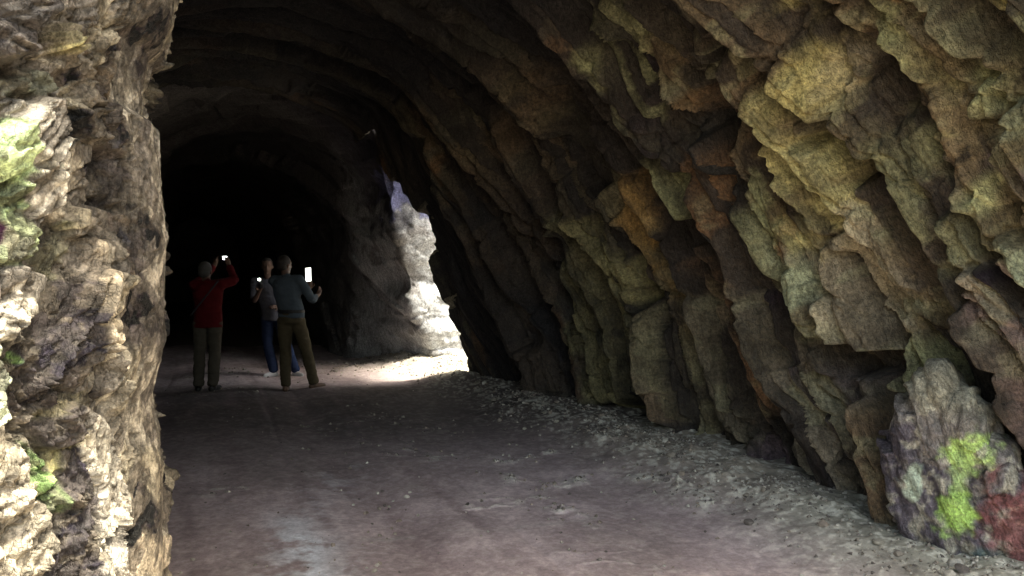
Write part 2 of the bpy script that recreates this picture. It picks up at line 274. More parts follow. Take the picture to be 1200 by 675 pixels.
LEFT_SLABS = [
  ('pale', 0.0, 0.1, 0, 0, [(0.568, 2.366), (0.657, 2.6813), (0.657, 0.4143), (0.568, 0.7622)]),
  ('brown', 0.0, 0.02, 0, 0, [(0.603, 2.4584), (0.726, 2.8607), (0.636, 2.4258), (0.628, 2.2627), (0.627, 2.0941), (0.637, 1.5668), (0.627, 1.5668), (0.619, 1.9474), (0.612, 2.1213), (0.607, 2.2627)]),
  ('tan', 0.02, 0.02, 0, 0, [(0.609, 2.4747), (0.749, 2.9368), (0.631, 2.404), (0.625, 2.3714), (0.625, 2.2681), (0.616, 2.2137), (0.61, 2.2409)]),
  ('tan', 0.03, 0.015, 0, 0, [(0.598, 2.2246), (0.606, 2.2355), (0.611, 2.1539), (0.618, 2.0506), (0.62, 2.0072), (0.608, 1.9963), (0.601, 2.0724), (0.598, 2.1648)]),
  ('ochre', 0.07, 0.02, 0, 0, [(0.596, 2.3333), (0.599, 2.3225), (0.601, 2.2627), (0.598, 2.2246), (0.593, 2.2246), (0.593, 2.279)]),
  ('dark', -0.06, 0.02, 0, 0, [(0.614, 2.0072), (0.633, 1.98), (0.636, 1.8114), (0.633, 1.7788), (0.617, 1.8114), (0.614, 1.8495)]),
  ('dark', -0.05, 0.02, 0, 0, [(0.634, 1.7625), (0.639, 1.7408), (0.639, 1.5668), (0.634, 1.4255), (0.63, 1.5396), (0.63, 1.7082)]),
  ('palegreen', 0.04, 0.02, 0, 0, [(0.57, 2.0941), (0.59, 2.1811), (0.597, 2.1431), (0.596, 2.105), (0.585, 2.0833), (0.57, 2.0452)]),
  ('white', 0.06, 0.02, 0, 0, [(0.57, 2.0289), (0.593, 2.105), (0.597, 2.0126), (0.598, 1.8876), (0.597, 1.7897), (0.591, 1.7408), (0.584, 1.6755), (0.57, 1.6266)]),
  ('algae', 0.07, 0.03, 0, 0, [(0.566, 2.0017), (0.58, 2.0017), (0.583, 1.9256), (0.583, 1.8386), (0.585, 1.7571), (0.585, 1.6538), (0.58, 1.6049), (0.566, 1.6049)]),
  ('mottled', 0.13, 0.02, 0, 0, [(0.565, 2.3062), (0.587, 2.4094), (0.585, 2.2844), (0.583, 2.2192), (0.582, 2.1866), (0.579, 2.1431), (0.565, 2.0778)]),
  ('tan', 0.05, 0.012, 0, 0, [(0.604, 1.8006), (0.617, 1.768), (0.617, 1.7462), (0.61, 1.719), (0.6, 1.6755), (0.598, 1.7027)]),
  ('lichen', 0.0, 0.02, 0, 0, [(0.596, 1.7082), (0.603, 1.7734), (0.605, 1.6701), (0.6, 1.5722), (0.596, 1.5342), (0.591, 1.6429)]),
  ('peach', 0.03, 0.012, 0, 0, [(0.608, 1.7136), (0.616, 1.7136), (0.617, 1.5831), (0.615, 1.5179), (0.618, 1.4363), (0.617, 1.3765), (0.612, 1.3439), (0.608, 1.3602), (0.606, 1.4418), (0.605, 1.5179), (0.609, 1.594)]),
  ('schist', 0.02, 0.02, 0, 0, [(0.603, 1.5722), (0.606, 1.5451), (0.607, 1.469), (0.609, 1.333), (0.608, 1.2678), (0.599, 1.2352), (0.588, 1.2134), (0.584, 1.2406), (0.585, 1.3276), (0.586, 1.3983), (0.591, 1.42), (0.592, 1.4744), (0.598, 1.5396)]),
  ('white', 0.06, 0.015, 0, 0, [(0.57, 1.6103), (0.584, 1.6212), (0.592, 1.5831), (0.588, 1.4853), (0.585, 1.4092), (0.582, 1.3983), (0.581, 1.3385), (0.57, 1.42)]),
  ('palegreen', 0.09, 0.015, 0, 0, [(0.569, 1.4255), (0.578, 1.4092), (0.58, 1.3276), (0.579, 1.2624), (0.58, 1.208), (0.578, 1.1971), (0.569, 1.17)]),
  ('tan', 0.03, 0.015, 0, 0, [(0.62, 1.5994), (0.633, 1.5886), (0.634, 1.5233), (0.628, 1.4635), (0.622, 1.4309)]),
  ('dark', 0.0, 0.015, 0, 0, [(0.628, 1.4146), (0.735, 1.4581), (0.645, 1.3711), (0.631, 1.2896)]),
  ('tan', 0.03, 0.015, 0, 0, [(0.626, 1.3059), (0.637, 1.3657), (0.64, 1.2243), (0.633, 1.1482), (0.626, 1.121), (0.625, 1.2352)]),
  ('ochre', 0.0, 0.02, 0, 0, [(0.593, 1.1917), (0.6, 1.2298), (0.615, 1.2352), (0.615, 1.1156), (0.599, 0.996), (0.595, 1.0775)]),
  ('schist', 0.03, 0.01, 0, 0, [(0.593, 1.1536), (0.598, 1.17), (0.607, 1.1863), (0.608, 1.1591), (0.604, 1.0993), (0.598, 1.0775), (0.594, 1.1047)]),
  ('moss', 0.01, 0.03, 0, 0, [(0.588, 1.1319), (0.594, 1.0938), (0.598, 1.0123), (0.606, 0.871), (0.595, 0.8981), (0.591, 1.0123)]),
  ('schist', 0.015, 0.015, 0, 0, [(0.601, 1.0667), (0.608, 1.0558), (0.613, 0.9634), (0.617, 0.871), (0.615, 0.822), (0.609, 0.7894), (0.61, 0.6318), (0.594, 0.6916), (0.598, 0.8003), (0.603, 0.8601), (0.603, 0.9634)]),
  ('white', 0.03, 0.015, 0, 0, [(0.608, 1.1754), (0.618, 1.1536), (0.626, 1.0721), (0.629, 0.9253), (0.627, 0.822), (0.629, 0.5611), (0.608, 0.6426), (0.613, 0.8057), (0.615, 0.909), (0.609, 1.0286)]),
  ('tan', 0.03, 0.015, 0, 0, [(0.629, 1.1265), (0.635, 1.0232), (0.741, 0.6589), (0.739, 0.4687), (0.633, 0.7405), (0.628, 0.8166)]),
  ('peach', 0.03, 0.012, 0, 0, [(0.634, 0.7405), (0.725, 0.3926), (0.716, 0.2349), (0.635, 0.5393)]),
  ('moss', 0.0, 0.02, 0, 0, [(0.58, 1.382), (0.584, 1.382), (0.584, 1.3494), (0.58, 1.3439)]),
]
PAINTED = [(-0.389, 0.778), (-0.345, 0.879), (-0.267, 0.992), (-0.199, 1.073), (-0.125, 0.962), (-0.041, 0.882), (0.025, 0.705), (0.123, 0.565), (0.263, 0.466), (0.298, 0.331), (0.263, 0.131), (-0.014, 0.051), (-0.195, 0.091), (-0.293, 0.229), (-0.354, 0.451), (-0.389, 0.635)]
SPECIAL_STONES = [(2.254, 6.344, 0.0256), (2.264, 6.193, 0.0214), (2.347, 6.222, 0.0251), (2.267, 5.832, 0.0168), (2.26, 5.63, 0.0162), (2.138, 5.704, 0.0164), (1.796, 6.106, 0.0141), (2.164, 5.33, 0.0184), (2.229, 5.223, 0.0181), (1.918, 4.712, 0.0163), (1.885, 4.278, 0.0197), (2.151, 4.781, 0.0165), (2.181, 4.612, 0.016), (2.026, 4.853, 0.014), (1.65, 4.335, 0.015), (0.769, 8.231, 0.0285), (0.829, 7.185, 0.0166), (0.562, 7.741, 0.0179), (1.034, 7.474, 0.0172), (1.324, 6.955, 0.0201), (1.469, 6.704, 0.0193), (1.599, 6.602, 0.019), (0.651, 5.374, 0.0124), (-0.146, 4.531, 0.0105), (-0.72, 5.729, 0.0099), (2.245, 4.423, 0.0204), (2.27, 4.278, 0.0197), (2.072, 4.278, 0.0148), (1.682, 4.781, 0.0138), (1.513, 3.859, 0.0156), (1.556, 3.748, 0.013), (2.101, 3.917, 0.0181), (2.193, 3.803, 0.0175), (1.519, 5.374, 0.0124), (1.607, 5.161, 0.0149)]
# ------------------------------------------------------------------ rock colours ('dark' also paints shade into recessed slabs)
PAL = {
 'brown': (.13,.095,.062), 'dark': (.034,.028,.024), 'darkslab': (.060,.05,.045), 'grey': (.16,.14,.10), 'pale': (.40,.35,.27),
 'purple': (.115,.085,.095), 'olive': (.43,.39,.21), 'ochre': (.52,.46,.225), 'tan': (.36,.31,.22), 'lichen': (.33,.33,.19),
 'rough': (.17,.17,.10), 'green': (.30,.315,.21), 'pink': (.28,.16,.125), 'pinkslab': (.25,.18,.16), 'rust': (.24,.13,.065),
 'rustbrown': (.21,.13,.08), 'orange': (.34,.22,.10), 'palegreen': (.50,.54,.38), 'white': (.56,.51,.42), 'algae': (.56,.70,.36),
 'mottled': (.11,.10,.095), 'peach': (.46,.38,.27), 'schist': (.022,.018,.026), 'moss': (.22,.36,.12),
}
def blend(a, b, k): return a*(1-k[..., None])+np.asarray(b)*k[..., None]
LN = float(np.sum(np.linalg.norm(np.diff(C_NEAR, axis=0), axis=1)))
LL = float(np.sum(np.linalg.norm(np.diff(C_LEFT, axis=0), axis=1)))

def near_relief(S, F):
    """relief along the inward normal and the colour of the bedrock, as functions of place on the wall"""
    T = F*LN
    v = .90*S-.42*np.minimum(T, 5.5); u = .90*T+.42*S
    wv_ = fbm(u*.45, v*.5, seed=3)*.28; wu = fbm(u*.6, v*.6, seed=5)*.5
    V = v+wv_+fbm(u*1.3, v*1.6, seed=8)*.10+fbm(u*4.5, v*6, seed=81)*.016; U = u+wu+fbm(u*2, v*2, seed=9)*.15
    def strata(f, uf, seed, soft=.13):
        """overlapping leaves of rock: each layer stands out or sinks along its length; also how near its parting is"""
        x = V*f; i = np.floor(x); t = x-i
        def g(k):                                      # flat faces broken off along creases
            y = U*uf+k*5.17; j = np.floor(y); r = y-j; ii = j.astype(np.int64); kk_ = k.astype(np.int64); o = np.zeros_like(ii)
            w_ = .78*r+.22*sstep(.46, .54, r)
            return _h(ii, kk_, o, seed)*(1-w_)+_h(ii+1, kk_, o, seed)*w_
        h0, h1 = g(i), g(i+1)
        s0, s1 = g(i+90)-.35, g(i+91)-.35              # each plate is tilted its own way
        kk = sstep(1-soft, 1, t)
        return (h0+s0*(t-.5)*.8)*(1-kk)+(h1+s1*-.4)*kk-.5, np.minimum(t, 1-t)/f, .5*g(i+40)+.5*vnoise(U*uf*.7+i*3.3, i*1.7, seed=seed)
    A1, p1, q1 = strata(2.15, .20, 21, .14); A2, p2, q2 = strata(5.6, .32, 22, .20); A3, p3, q3 = strata(14, .8, 23, .25); A4, p4, q4 = strata(27, 2.4, 24, .35)
    b, rb, gb = facet(U*.9+3, V*2.2, 202, .9, .7, True)
    c, rc, gc_ = facet(U*2.4, V*5.5, 303, 1.0, .6, True)
    d, rd = facet(U*6.5, V*14, 404, 1.1, .6)
    cr = fbm(u*1.6, v*2.2, seed=19); ra = q2
    slot = np.exp(-(p1/.055)**2)*.26*sstep(-.3, .0, cr)+np.exp(-(p2/.024)**2)*.13*sstep(.5, .1, cr)+np.exp(-(p3/.012)**2)*.050*sstep(-.3, .15, fbm(u*3, v*4, seed=18))
    soft1 = sstep(.45, .36, q1); soft2 = sstep(.55, .47, q2)*(1-.5*soft1); soft3 = sstep(.42, .34, q3)     # soft dark layers weather back; crevice shade is also painted into their colour
    base = A1*(.54-.12*sstep(6, 3.5, S))+A2*(.26+.05*sstep(6, 3.5, S))+b*.035-slot-.28*soft1-.20*soft2
    crack = np.exp(-(gb/.04)**2)*.055*sstep(-.1, .2, -cr)+np.exp(-(gc_/.06)**2)*.022
    det = -.035*soft3+A3*.135+A4*.006+c*.036+d*.018-crack+fbm(u*10, v*15, seed=31, oct=2)*.014
    # relief of the bedrock between the outlined slabs
    H = base
    # colours
    n1 = fbm(u*.7, v*1.3, seed=60); n2 = fbm(u*1.9+4, v*3.1, seed=61, oct=5); n3 = fbm(u*4, v*7, seed=62, oct=4)
    col = blend(np.broadcast_to(np.array(PAL['brown'])*1.1, S.shape+(3,)), PAL['grey'], sstep(-.15, .35, n2+.6*(ra-.5)))
    col = blend(col, (.19,.17,.10), .5*sstep(.05, .35, n1+.9*(q1-.5)))
    col = blend(col, PAL['rust'], .7*sstep(.20, .40, n2*.7-.4*n1+.8*(q2-.62)))
    col = blend(col, PAL['dark'], .8*sstep(-.1, .25, n3+.9*(.42-q3)+.5*(.4-rc)-.2*n1))
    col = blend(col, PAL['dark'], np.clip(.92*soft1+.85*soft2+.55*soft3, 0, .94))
    wob = fbm(u*3, v*3, seed=71, oct=4)*.09+fbm(u*11, v*11, seed=72, oct=3)*.014
    for name, h, e, ta, tb, pts in RIGHT_SLABS:
        P = np.array(pts)*[1, LN]
        d_ = poly_dist(S, T, P)+wob*.8
        k = sstep(-e*.4, e*.7, d_)
        c0 = P.mean(0); s_ = .90*(S-c0[0])-.42*(T-c0[1])
        r_ = .42*(S-c0[0])+.90*(T-c0[1])
        flat = h*(.5 if h > 0 else 1.8)+tb*np.clip(s_, -.5, .5)+ta*np.clip(r_, -.6, .6)+(1.0 if h > 0 else .6)*base+.03*fbm(u*2, v*3, seed=int(abs(h)*100)+7)
        H = H*(1-k)+flat*k-(.06 if h > 0 else 0)*np.exp(-((d_+.01)/.022)**2)*sstep(-.3, .1, cr)
        cc = np.array(PAL[name])
        kc = .85*sstep(-.06, .08, d_+n3*.16+n2*.08)*np.clip((1.05 if h < 0 else .95)+n3*(.4 if h < 0 else 1.0), .3, 1)*(1-(.5*soft3+.55*soft2)*(h > 0))
        col = blend(col, cc, kc)
    H = H+det*(.75+.5*sstep(-.3, .3, n1))
    grey_ = col.mean(-1, keepdims=True); col = np.clip(grey_+(col-grey_)*1.22, .005, 1)
    col = col*(.92+.45*n3[..., None])*(.66+.40*rc[..., None]+.34*(q3-.35)[..., None]+.12)*(1.06-.12*rd[..., None])
    # powdery lichen and pale crust on outward lumps of any slab
    k = sstep(.25, .5, fbm(u*6, v*6, seed=90, oct=4)+.35*c)*sstep(7.5, 3.5, S)
    col = blend(col, PAL['lichen'], .35*k*sstep(.04, .1, col.mean(-1)))
    foot = sstep(.9, .1, T)
    H = H*(1-.35*foot)
    light_falloff = sstep(.24, .36, F+.03*n1)*(1-.5*sstep(6, 3, S))+.85*sstep(4.6, 7.6, S-.8*n1)*sstep(.30, .2, F)  # light falloff painted into the colour: darker crown, darker with depth
    light_falloff = np.clip(light_falloff, 0, 1)[..., None]; col = col*(1-.84*light_falloff)+.012*light_falloff*np.array((.8, .9, 1.3))
    return H, np.clip(col, .008, .8)

ROCK = rock_material('wall_rock', bump=1.0, mottle=.55)
ROCKL = rock_material('entrance_rock', (1.3, 1.3, .8), bump=.55, mottle=.6, fine=1.2, rough=.8)

def shell_points(S, F, edge=None):
    P = near_base(S, F); e = .004
    Fa, Fb = np.clip(F-e, 0, 1), np.clip(F+e, 0, 1)
    n = np.cross(near_base(S+.02, F)-near_base(S-.02, F), near_base(S, Fb)-near_base(S, Fa)); n /= np.linalg.norm(n, axis=-1, keepdims=True)+1e-12
    c = world(CEN, S, 1.4); sg = np.sign(np.sum((c-P)*n, -1, keepdims=True)); n = n*sg
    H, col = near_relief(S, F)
    fade = sstep(0, .0, S)+1
    amp = 1-.78*sstep(8.0, 9.6, S)*sstep(.42, .30, F)         # calmer towards the edge of the side opening
    amp = amp*(1-.25*sstep(.22, .4, F)*sstep(.95, .7, F))
    return P+n*(H*amp)[..., None], col, n
# t (round the arch) is dense on the visible right wall, coarser over the crown and far side
F_TOP = .325
ff = np.r_[np.linspace(0, .30, 430, endpoint=False), np.linspace(.30, .5, 150, endpoint=False), np.linspace(.5, 1, 120)]
ff[np.argmin(abs(ff-F_TOP))] = F_TOP; iT = int(np.argmin(abs(ff-F_TOP)))
# rows run along the layering so that the partings come out clean; they are cut off at the mouth and at the opening
v0, v1 = .90*S0-.42*5.5-.02, .90*S_SLOT+.02
vg = np.r_[np.linspace(v0, -.2, 110, endpoint=False), -.2+(v1+.2)*(np.linspace(0, 1, 1200)**1.15)]
VG, F = np.meshgrid(vg, ff, indexing='ij')
S_raw = (VG+.42*np.minimum(F*LN, 5.5))/.90
S = np.clip(S_raw, S0, S_SLOT)
inside = (S_raw > S0) & (S_raw < S_SLOT)
KEEP = inside[:-1, :-1] | inside[1:, 1:] | inside[1:, :-1] | inside[:-1, 1:]
edge_x = 1.15*sstep(.20, .31, F)
edge_w = edge_x+(fbm(F*LN*1.1, F*0, seed=15)*.25+fbm(F*LN*4, F*0, seed=16)*.10)*sstep(F_TOP+.03, F_TOP-.03, F)
Sw = S+edge_w*sstep(8.2, 9.9, S)
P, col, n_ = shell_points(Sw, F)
EDGE = P[-1, :iT+1].copy()                                     # the near lip of the side opening
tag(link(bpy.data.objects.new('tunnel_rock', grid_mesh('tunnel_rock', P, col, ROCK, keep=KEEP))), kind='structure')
# the crown and left side past the opening's near lip
s2 = np.linspace(S_SLOT+1.15, S_STEP, 120); f2 = ff[iT:]
S, F = np.meshgrid(s2, f2, indexing='ij')
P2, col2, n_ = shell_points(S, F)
P2[0] = P[-1, iT:]
EDGE2 = P2[:, 0].copy()
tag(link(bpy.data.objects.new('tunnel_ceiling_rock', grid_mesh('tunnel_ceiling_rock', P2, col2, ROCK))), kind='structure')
# throat of the side opening: its near cheek and its rising roof
B = np.vstack([EDGE, EDGE2[1:]])
hh = B[:, 2]
m_ = 70
k = np.linspace(0, 1, m_)[None, :]
wd = np.clip((np.arange(len(B))-len(EDGE)+1)/60., 0, 1)     # the cheek leans back towards the daylight, the roof goes straight out
dirv = np.stack([.90+0*wd, -.62+.87*wd, 1.35*np.clip(hh, 0, 4)/4], -1)
Q = B[:, None, :]+dirv[:, None, :]*(3.4*k)[..., None]
nn = normals(Q)
uu, vv = np.meshgrid(np.arange(len(B))*.02, np.arange(m_)*.05, indexing='ij')
f1, r1 = facet(uu*1.5, vv*2.1, 77); f3, r3 = facet(uu*4, vv*5, 78)
Q = Q+nn*((f1*.18+f3*.06)*sstep(0, .12, k))[..., None]
qc = np.ones(Q.shape)*np.array(PAL['grey'])*(.7+.6*r1[..., None])
qc = blend(qc, (.05,.045,.045), .9*sstep(2.2, 2.9, Q[..., 2]+.3*(r1-.5)))  # shade painted in: the throat goes dark towards its head
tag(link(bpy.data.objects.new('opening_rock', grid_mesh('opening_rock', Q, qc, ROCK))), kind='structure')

# ------------------------------------------------------------------ the narrower tunnel beyond, with the splayed face of the side opening
FOLD = [(2.98,-.35),(2.97,.15),(2.83,.62),(2.63,1.0),(2.47,1.67),(2.37,2.2),(2.16,2.85),(2.0,3.5),(1.75,4.05),(1.0,4.6),(0,4.72),(-1.2,4.6),(-2.3,4.0),(-2.9,3.0),(-3.2,1.5),(-3.3,0),(-3.3,-.35)]
INNER = [(2.05,-.35),(2.1,.1),(2.15,.7),(2.2,1.3),(2.22,1.9),(2.15,2.5),(1.95,3.1),(1.6,3.6),(1.1,3.95),(.5,4.15),(0,4.2),(-.9,4.05),(-1.7,3.5),(-2.2,2.6),(-2.3,1.3),(-2.3,0),(-2.3,-.35)]
def off(pr, dx, k): return [((x*k+dx) if x > 0 else x*k, h*(1 if h < 0 else (1+.12*(k-1)))) for x, h in pr]
cF = smooth_curve(FOLD); cI = smooth_curve([(x, h*1.15) for x, h in INNER]); cO = smooth_curve(off(FOLD, .95, 1.05)); cW = smooth_curve(off(FOLD, 5.2, 1.2))
stations = [(10.6, cW), (11.45, cO), (11.45, cF), (12.3, cF*.6+cI*.4), (13.7, cI), (46, cI*.97)]
fr = np.r_[np.linspace(0, .5, 330, endpoint=False), np.linspace(.5, 1, 90)]
rows, Sr = [], []
cnt = [70, 60, 60, 70, 160]
for (sa, ca), (sb, cb), n in zip(stations[:-1], stations[1:], cnt):
    A = at_arc(ca, fr); Bq = at_arc(cb, fr)
    for x in np.linspace(0, 1, n, endpoint=False):
        y = x**2 if sb > 40 else x
        rows.append(A*(1-y)+Bq*y); Sr.append(sa+(sb-sa)*y)
rows = np.array(rows); Sr = np.array(Sr)[:, None]+np.zeros(len(fr))[None]
PF = world(rows[..., 0]+CEN, Sr, rows[..., 1])
nF = normals(PF)
for _ in range(3):
    nF[1:-1] = (nF[:-2]+nF[1:-1]*2+nF[2:])/4
nF /= np.linalg.norm(nF, axis=-1, keepdims=True)
mid = world(CEN, 14., 1.5)
sgn = np.sign(np.sum((world(CEN, 30., 1.5)-PF[-100, 60])*nF[-100, 60])); nF = nF*sgn
a_ = PF @ np.array([.35, .5, -.45]); b_ = PF @ np.array([.4, .1, .95])
x_, y_, z_ = PF[..., 0], PF[..., 1], PF[..., 2]
wv2 = fbm(x_*.8, y_*.8, z_*.8, seed=40)*.5
f1, r1 = facet(b_*.8+wv2, a_*2.2+wv2, 501); f2_, r2 = facet(b_*2.2+wv2*2, a_*5+wv2, 502); f3, r3 = facet(b_*6+wv2*3, a_*11+wv2*2, 503)
HF = (f1*.20+f2_*.10)*(.35+1.0*sstep(12.0, 13.5, Sr))+f3*.035+fbm(x_*9, y_*9, z_*9, seed=41, oct=3)*.015
HF = HF+fbm(z_*1.3, z_*0+3, seed=52, oct=5)*.30*sstep(10.8, 11.4, Sr)*sstep(13.2, 12.0, Sr)*sstep(.45, .35, fr)[None]
PF = PF+nF*HF[..., None]
n3 = fbm(x_*3, y_*3, z_*3, seed=45, oct=5)
def world_lat(p): return p[..., 0]*RT[0]+p[..., 1]*RT[1]
cf = blend(np.broadcast_to(np.array((.50,.52,.55)), PF.shape), (.68,.71,.75), sstep(-.1, .3, n3+.3*(r1-.5)))  # daylight on the splayed face boosted by a pale, cool colour
cf = blend(cf, (.12,.11,.11), .8*sstep(.16, .36, fbm(x_*4, y_*4, z_*4, seed=47, oct=5)+.3*(.4-r3)+.1*sstep(1., 2.2, z_)))
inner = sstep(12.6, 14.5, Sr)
cf = blend(cf, (.065,.058,.06), inner*.95)  # darkness of the inner tunnel painted into its colour
cf = blend(cf, (.05,.047,.05), sstep(.27, .36, fr)[None]*np.ones_like(z_)*.93)  # crown, then far left, painted darker to shade them from bounced light
cf = blend(cf, (.17,.16,.155), sstep(2.6, 1.2, (PF@np.array([1., 0, 0]))*0+world_lat(PF)-1.9+.4*n3)*.6)
cf = cf*(.8+.4*r2[..., None])
# shade and bluish daylight glints painted on high in the face
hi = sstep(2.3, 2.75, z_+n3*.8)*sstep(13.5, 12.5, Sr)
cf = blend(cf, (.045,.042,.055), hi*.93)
kb = sstep(2.3, 2.5, z_+n3*.5)*sstep(3.7, 3.3, z_+n3*.3)*sstep(12.6, 12.0, Sr)*sstep(.05, .15, fbm(x_*3+9, y_*3, z_*2, seed=49, oct=5))
cf = blend(cf, (.17,.18,.34), kb*.75)
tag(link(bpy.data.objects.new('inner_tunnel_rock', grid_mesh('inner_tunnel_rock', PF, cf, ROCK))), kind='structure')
# the closed dark end, a rough face far down the tunnel
ey, ez = np.meshgrid(np.linspace(-3.5, 3.5, 30), np.linspace(-.6, 5, 26), indexing='ij')
PE = world(CEN+ey, 44.5+fbm(ey, ez, seed=6)*.8, ez)
tag(link(bpy.data.objects.new('tunnel_end_rock', grid_mesh('tunnel_end_rock', PE, np.ones(PE.shape)*.1, ROCK))), kind='structure')

# ------------------------------------------------------------------ left rock of the entrance
uu = np.r_[np.linspace(0, .565, 60, endpoint=False), np.linspace(.565, .70, 360, endpoint=False), np.linspace(.70, 1, 50)]
hv = np.r_[np.linspace(-.4, .45, 60, endpoint=False), np.linspace(.45, 2.75, 640, endpoint=False), np.linspace(2.75, 6.5, 160)]
U, H_ = np.meshgrid(uu, hv, indexing='ij')
PLb = left_base(U, H_); nL = normals(PLb)
nL = nL*np.sign(np.sum((np.array([0, 0, 1.6])-PLb[230, 300])*nL[230, 300]))
for _ in range(40):
    nL[1:-1] = (nL[:-2]+nL[2:])/2
nL /= np.linalg.norm(nL, axis=-1, keepdims=True)
T = U*LL
u = T; v = H_
wa = fbm(u*2.2, v*1.5, seed=130, oct=4)*.22
A_ = u*1.0+v*.18+wa; B_ = v-1.6*u+fbm(u*2+5, v*2, seed=131, oct=4)*.2
f0, r0 = facet(A_*3.6, B_*.7, 601, .7, .7); f1, r1, g1 = facet(A_*9, B_*2.4, 602, .9, .65, True)
f2_, r2, g2 = facet(A_*21, B_*13, 603, 1.1, .5, True); f3, r3 = facet(A_*50, B_*36, 604, 1., .6)
base = f0*.055+f1*.018
HL = base.copy()
n1 = fbm(u*6, v*4, seed=140, oct=5); n2 = fbm(u*18, v*14, seed=141, oct=5); n3 = fbm(u*45, v*40, seed=142, oct=4)*.7
cl = blend(np.broadcast_to(np.array(PAL['tan'])*1.15, PLb.shape), PAL['grey'], sstep(-.05, .25, n1))
cl = blend(cl, PAL['white'], sstep(.05, .3, n2)*.6)
wob = fbm(u*16, v*16, seed=150, oct=5)*.022
for name, h, e, ta, tb, pts in LEFT_SLABS:
    Pq = np.array(pts)*[LL, 1]
    d_ = poly_dist(T, H_, Pq)+wob+(.014 if name == 'schist' else 0)
    k = sstep(-e*.4, e*.8, d_)
    HL = HL*(1-k)+(h*1.35+base*(.55 if name != 'pale' else 1))*k
    kc = sstep(-.006, .008, d_+n3*.012)*(np.clip(1.0+n2*1.0, .2, 1) if name in ('tan', 'white', 'pale', 'lichen', 'peach') else np.clip(1.0+n2*.25, .85, 1))
    cl = blend(cl, np.array(PAL[name]), kc)
def leaves(X_, f, uf, seed, soft):
    x = X_*f; i = np.floor(x); t = x-i; g = lambda k: vnoise(u*uf+v*uf+k*5.17, k*9.71+.37, seed=seed)
    kk = sstep(1-soft, 1, t); return (g(i)*(1-kk)+g(i+1)*kk)-.5, np.minimum(t, 1-t)/f, g(i+40)
W_ = v*.75-u*.75+fbm(u*3, v*3, seed=171, oct=4)*.10+fbm(u*11, v*11, seed=172, oct=3)*.02
l1, p1, q1 = leaves(W_, 5.5, 3.5, 173, .18); l2, p2, q2 = leaves(W_+.05*f1, 15, 7, 174, .25)
vm = sstep(-.25, .2, n1)
HL = HL+l1*.075*vm+l2*.034-np.exp(-(p1/.006)**2)*.03*sstep(-.1, .2, n2+n1)-.02*sstep(.42, .34, q2)
cl = blend(cl, (.075,.062,.055), .7*sstep(.42, .34, q2)+.75*sstep(.40, .32, q1))
HL = HL+(f2_*.036+f3*.012)*(.25+1.2*sstep(-.1, .25, n1+.3*n2))-np.exp(-(g2/.05)**2)*.008
n5 = fbm(u*24+3, v*20, seed=170, oct=5)
cl = blend(cl, (.12,.10,.075), .7*sstep(.10, .26, n5+.3*n2))
cl = cl*(1.1+.6*n3[..., None])*(.62+.72*r2[..., None])*(.9+.2*r1[..., None])
pit = sstep(.22, .4, fbm(u*30, v*26, seed=160, oct=3))
HL = HL+(.05-HL)*.85*sstep(.618,.64,U)*sstep(.70,.66,U)-pit*.012-np.exp(-(g1/.06)**2)*.02*sstep(-.15, .15, n1); cl = blend(cl, (.13,.11,.085), pit*.55)
crn = sstep(.622, .645, U)*sstep(.72, .68, U); HL = HL*(1-.5*crn)+.02*crn
cl = np.clip(cl*.80, .01, .75)
# the outline of the corner against the dark: where it bulges and where it is notched
prof_h = np.array([.57,.74,.90,.98,1.08,1.15,1.22,1.35,1.45,1.57,1.73,1.9,2.05,2.13,2.16,2.28,2.38,2.42,2.52,2.9,6.5])
prof_x = np.array([-.045,-.045,-.05,-.05,-.07,-.075,-.06,-.03,-.035,-.035,-.03,-.045,-.06,-.065,-.11,-.11,-.09,-.05,-.01,.03,.3])
dx = np.interp(H_, prof_h, prof_x)*sstep(.60, .645, U)*sstep(.80, .70, U)
PL = PLb+nL*HL[..., None]+np.stack([dx, dx*.15, dx*0], -1)
tag(link(bpy.data.objects.new('entrance_rock', grid_mesh('entrance_rock', PL, cl, ROCKL))), kind='structure')
# ------------------------------------------------------------------ sun-blocking rock added outside the mouth and the hillside over it (behind and above the camera)
def coarse(name, P, c=(.2,.19,.15), amp=.35):
    n = normals(P); x, y, z = P[..., 0], P[..., 1], P[..., 2]
    P = P+n*((fbm(x*.6, y*.6, z*.6, seed=9)+.4*fbm(x*2, y*2, z*2, seed=10))*amp)[..., None]
    g = fbm(x, y, z, seed=12)[..., None]
    return tag(link(bpy.data.objects.new(name, grid_mesh(name, P, np.clip(np.array(c)*(1+g), .02, .6), ROCK))), kind='structure')
# unseen rock wall added on the right to keep the sun out of the mouth
S, Hh = np.meshgrid(np.linspace(1.2, -9, 80), np.linspace(-.3, 1, 60), indexing='ij')
coarse('sun_block_rock', world(4.05+Hh*1.2+.12*(1.2-S), S, Hh*6))
# face over the mouth
L_, Hh = np.meshgrid(np.linspace(-6, 7.5, 120), np.linspace(0, 1, 50), indexing='ij')
lipc = at_arc(C_NEAR, np.linspace(.03, .97, 400))
lip = np.interp(L_, lipc[::-1, 0]+CEN, lipc[::-1, 1], left=0, right=0)
coarse('cliff_face', world(L_, .1+S0-.8*Hh, np.maximum(lip-.1, -.3)*(1-Hh)+9*Hh), amp=.12)
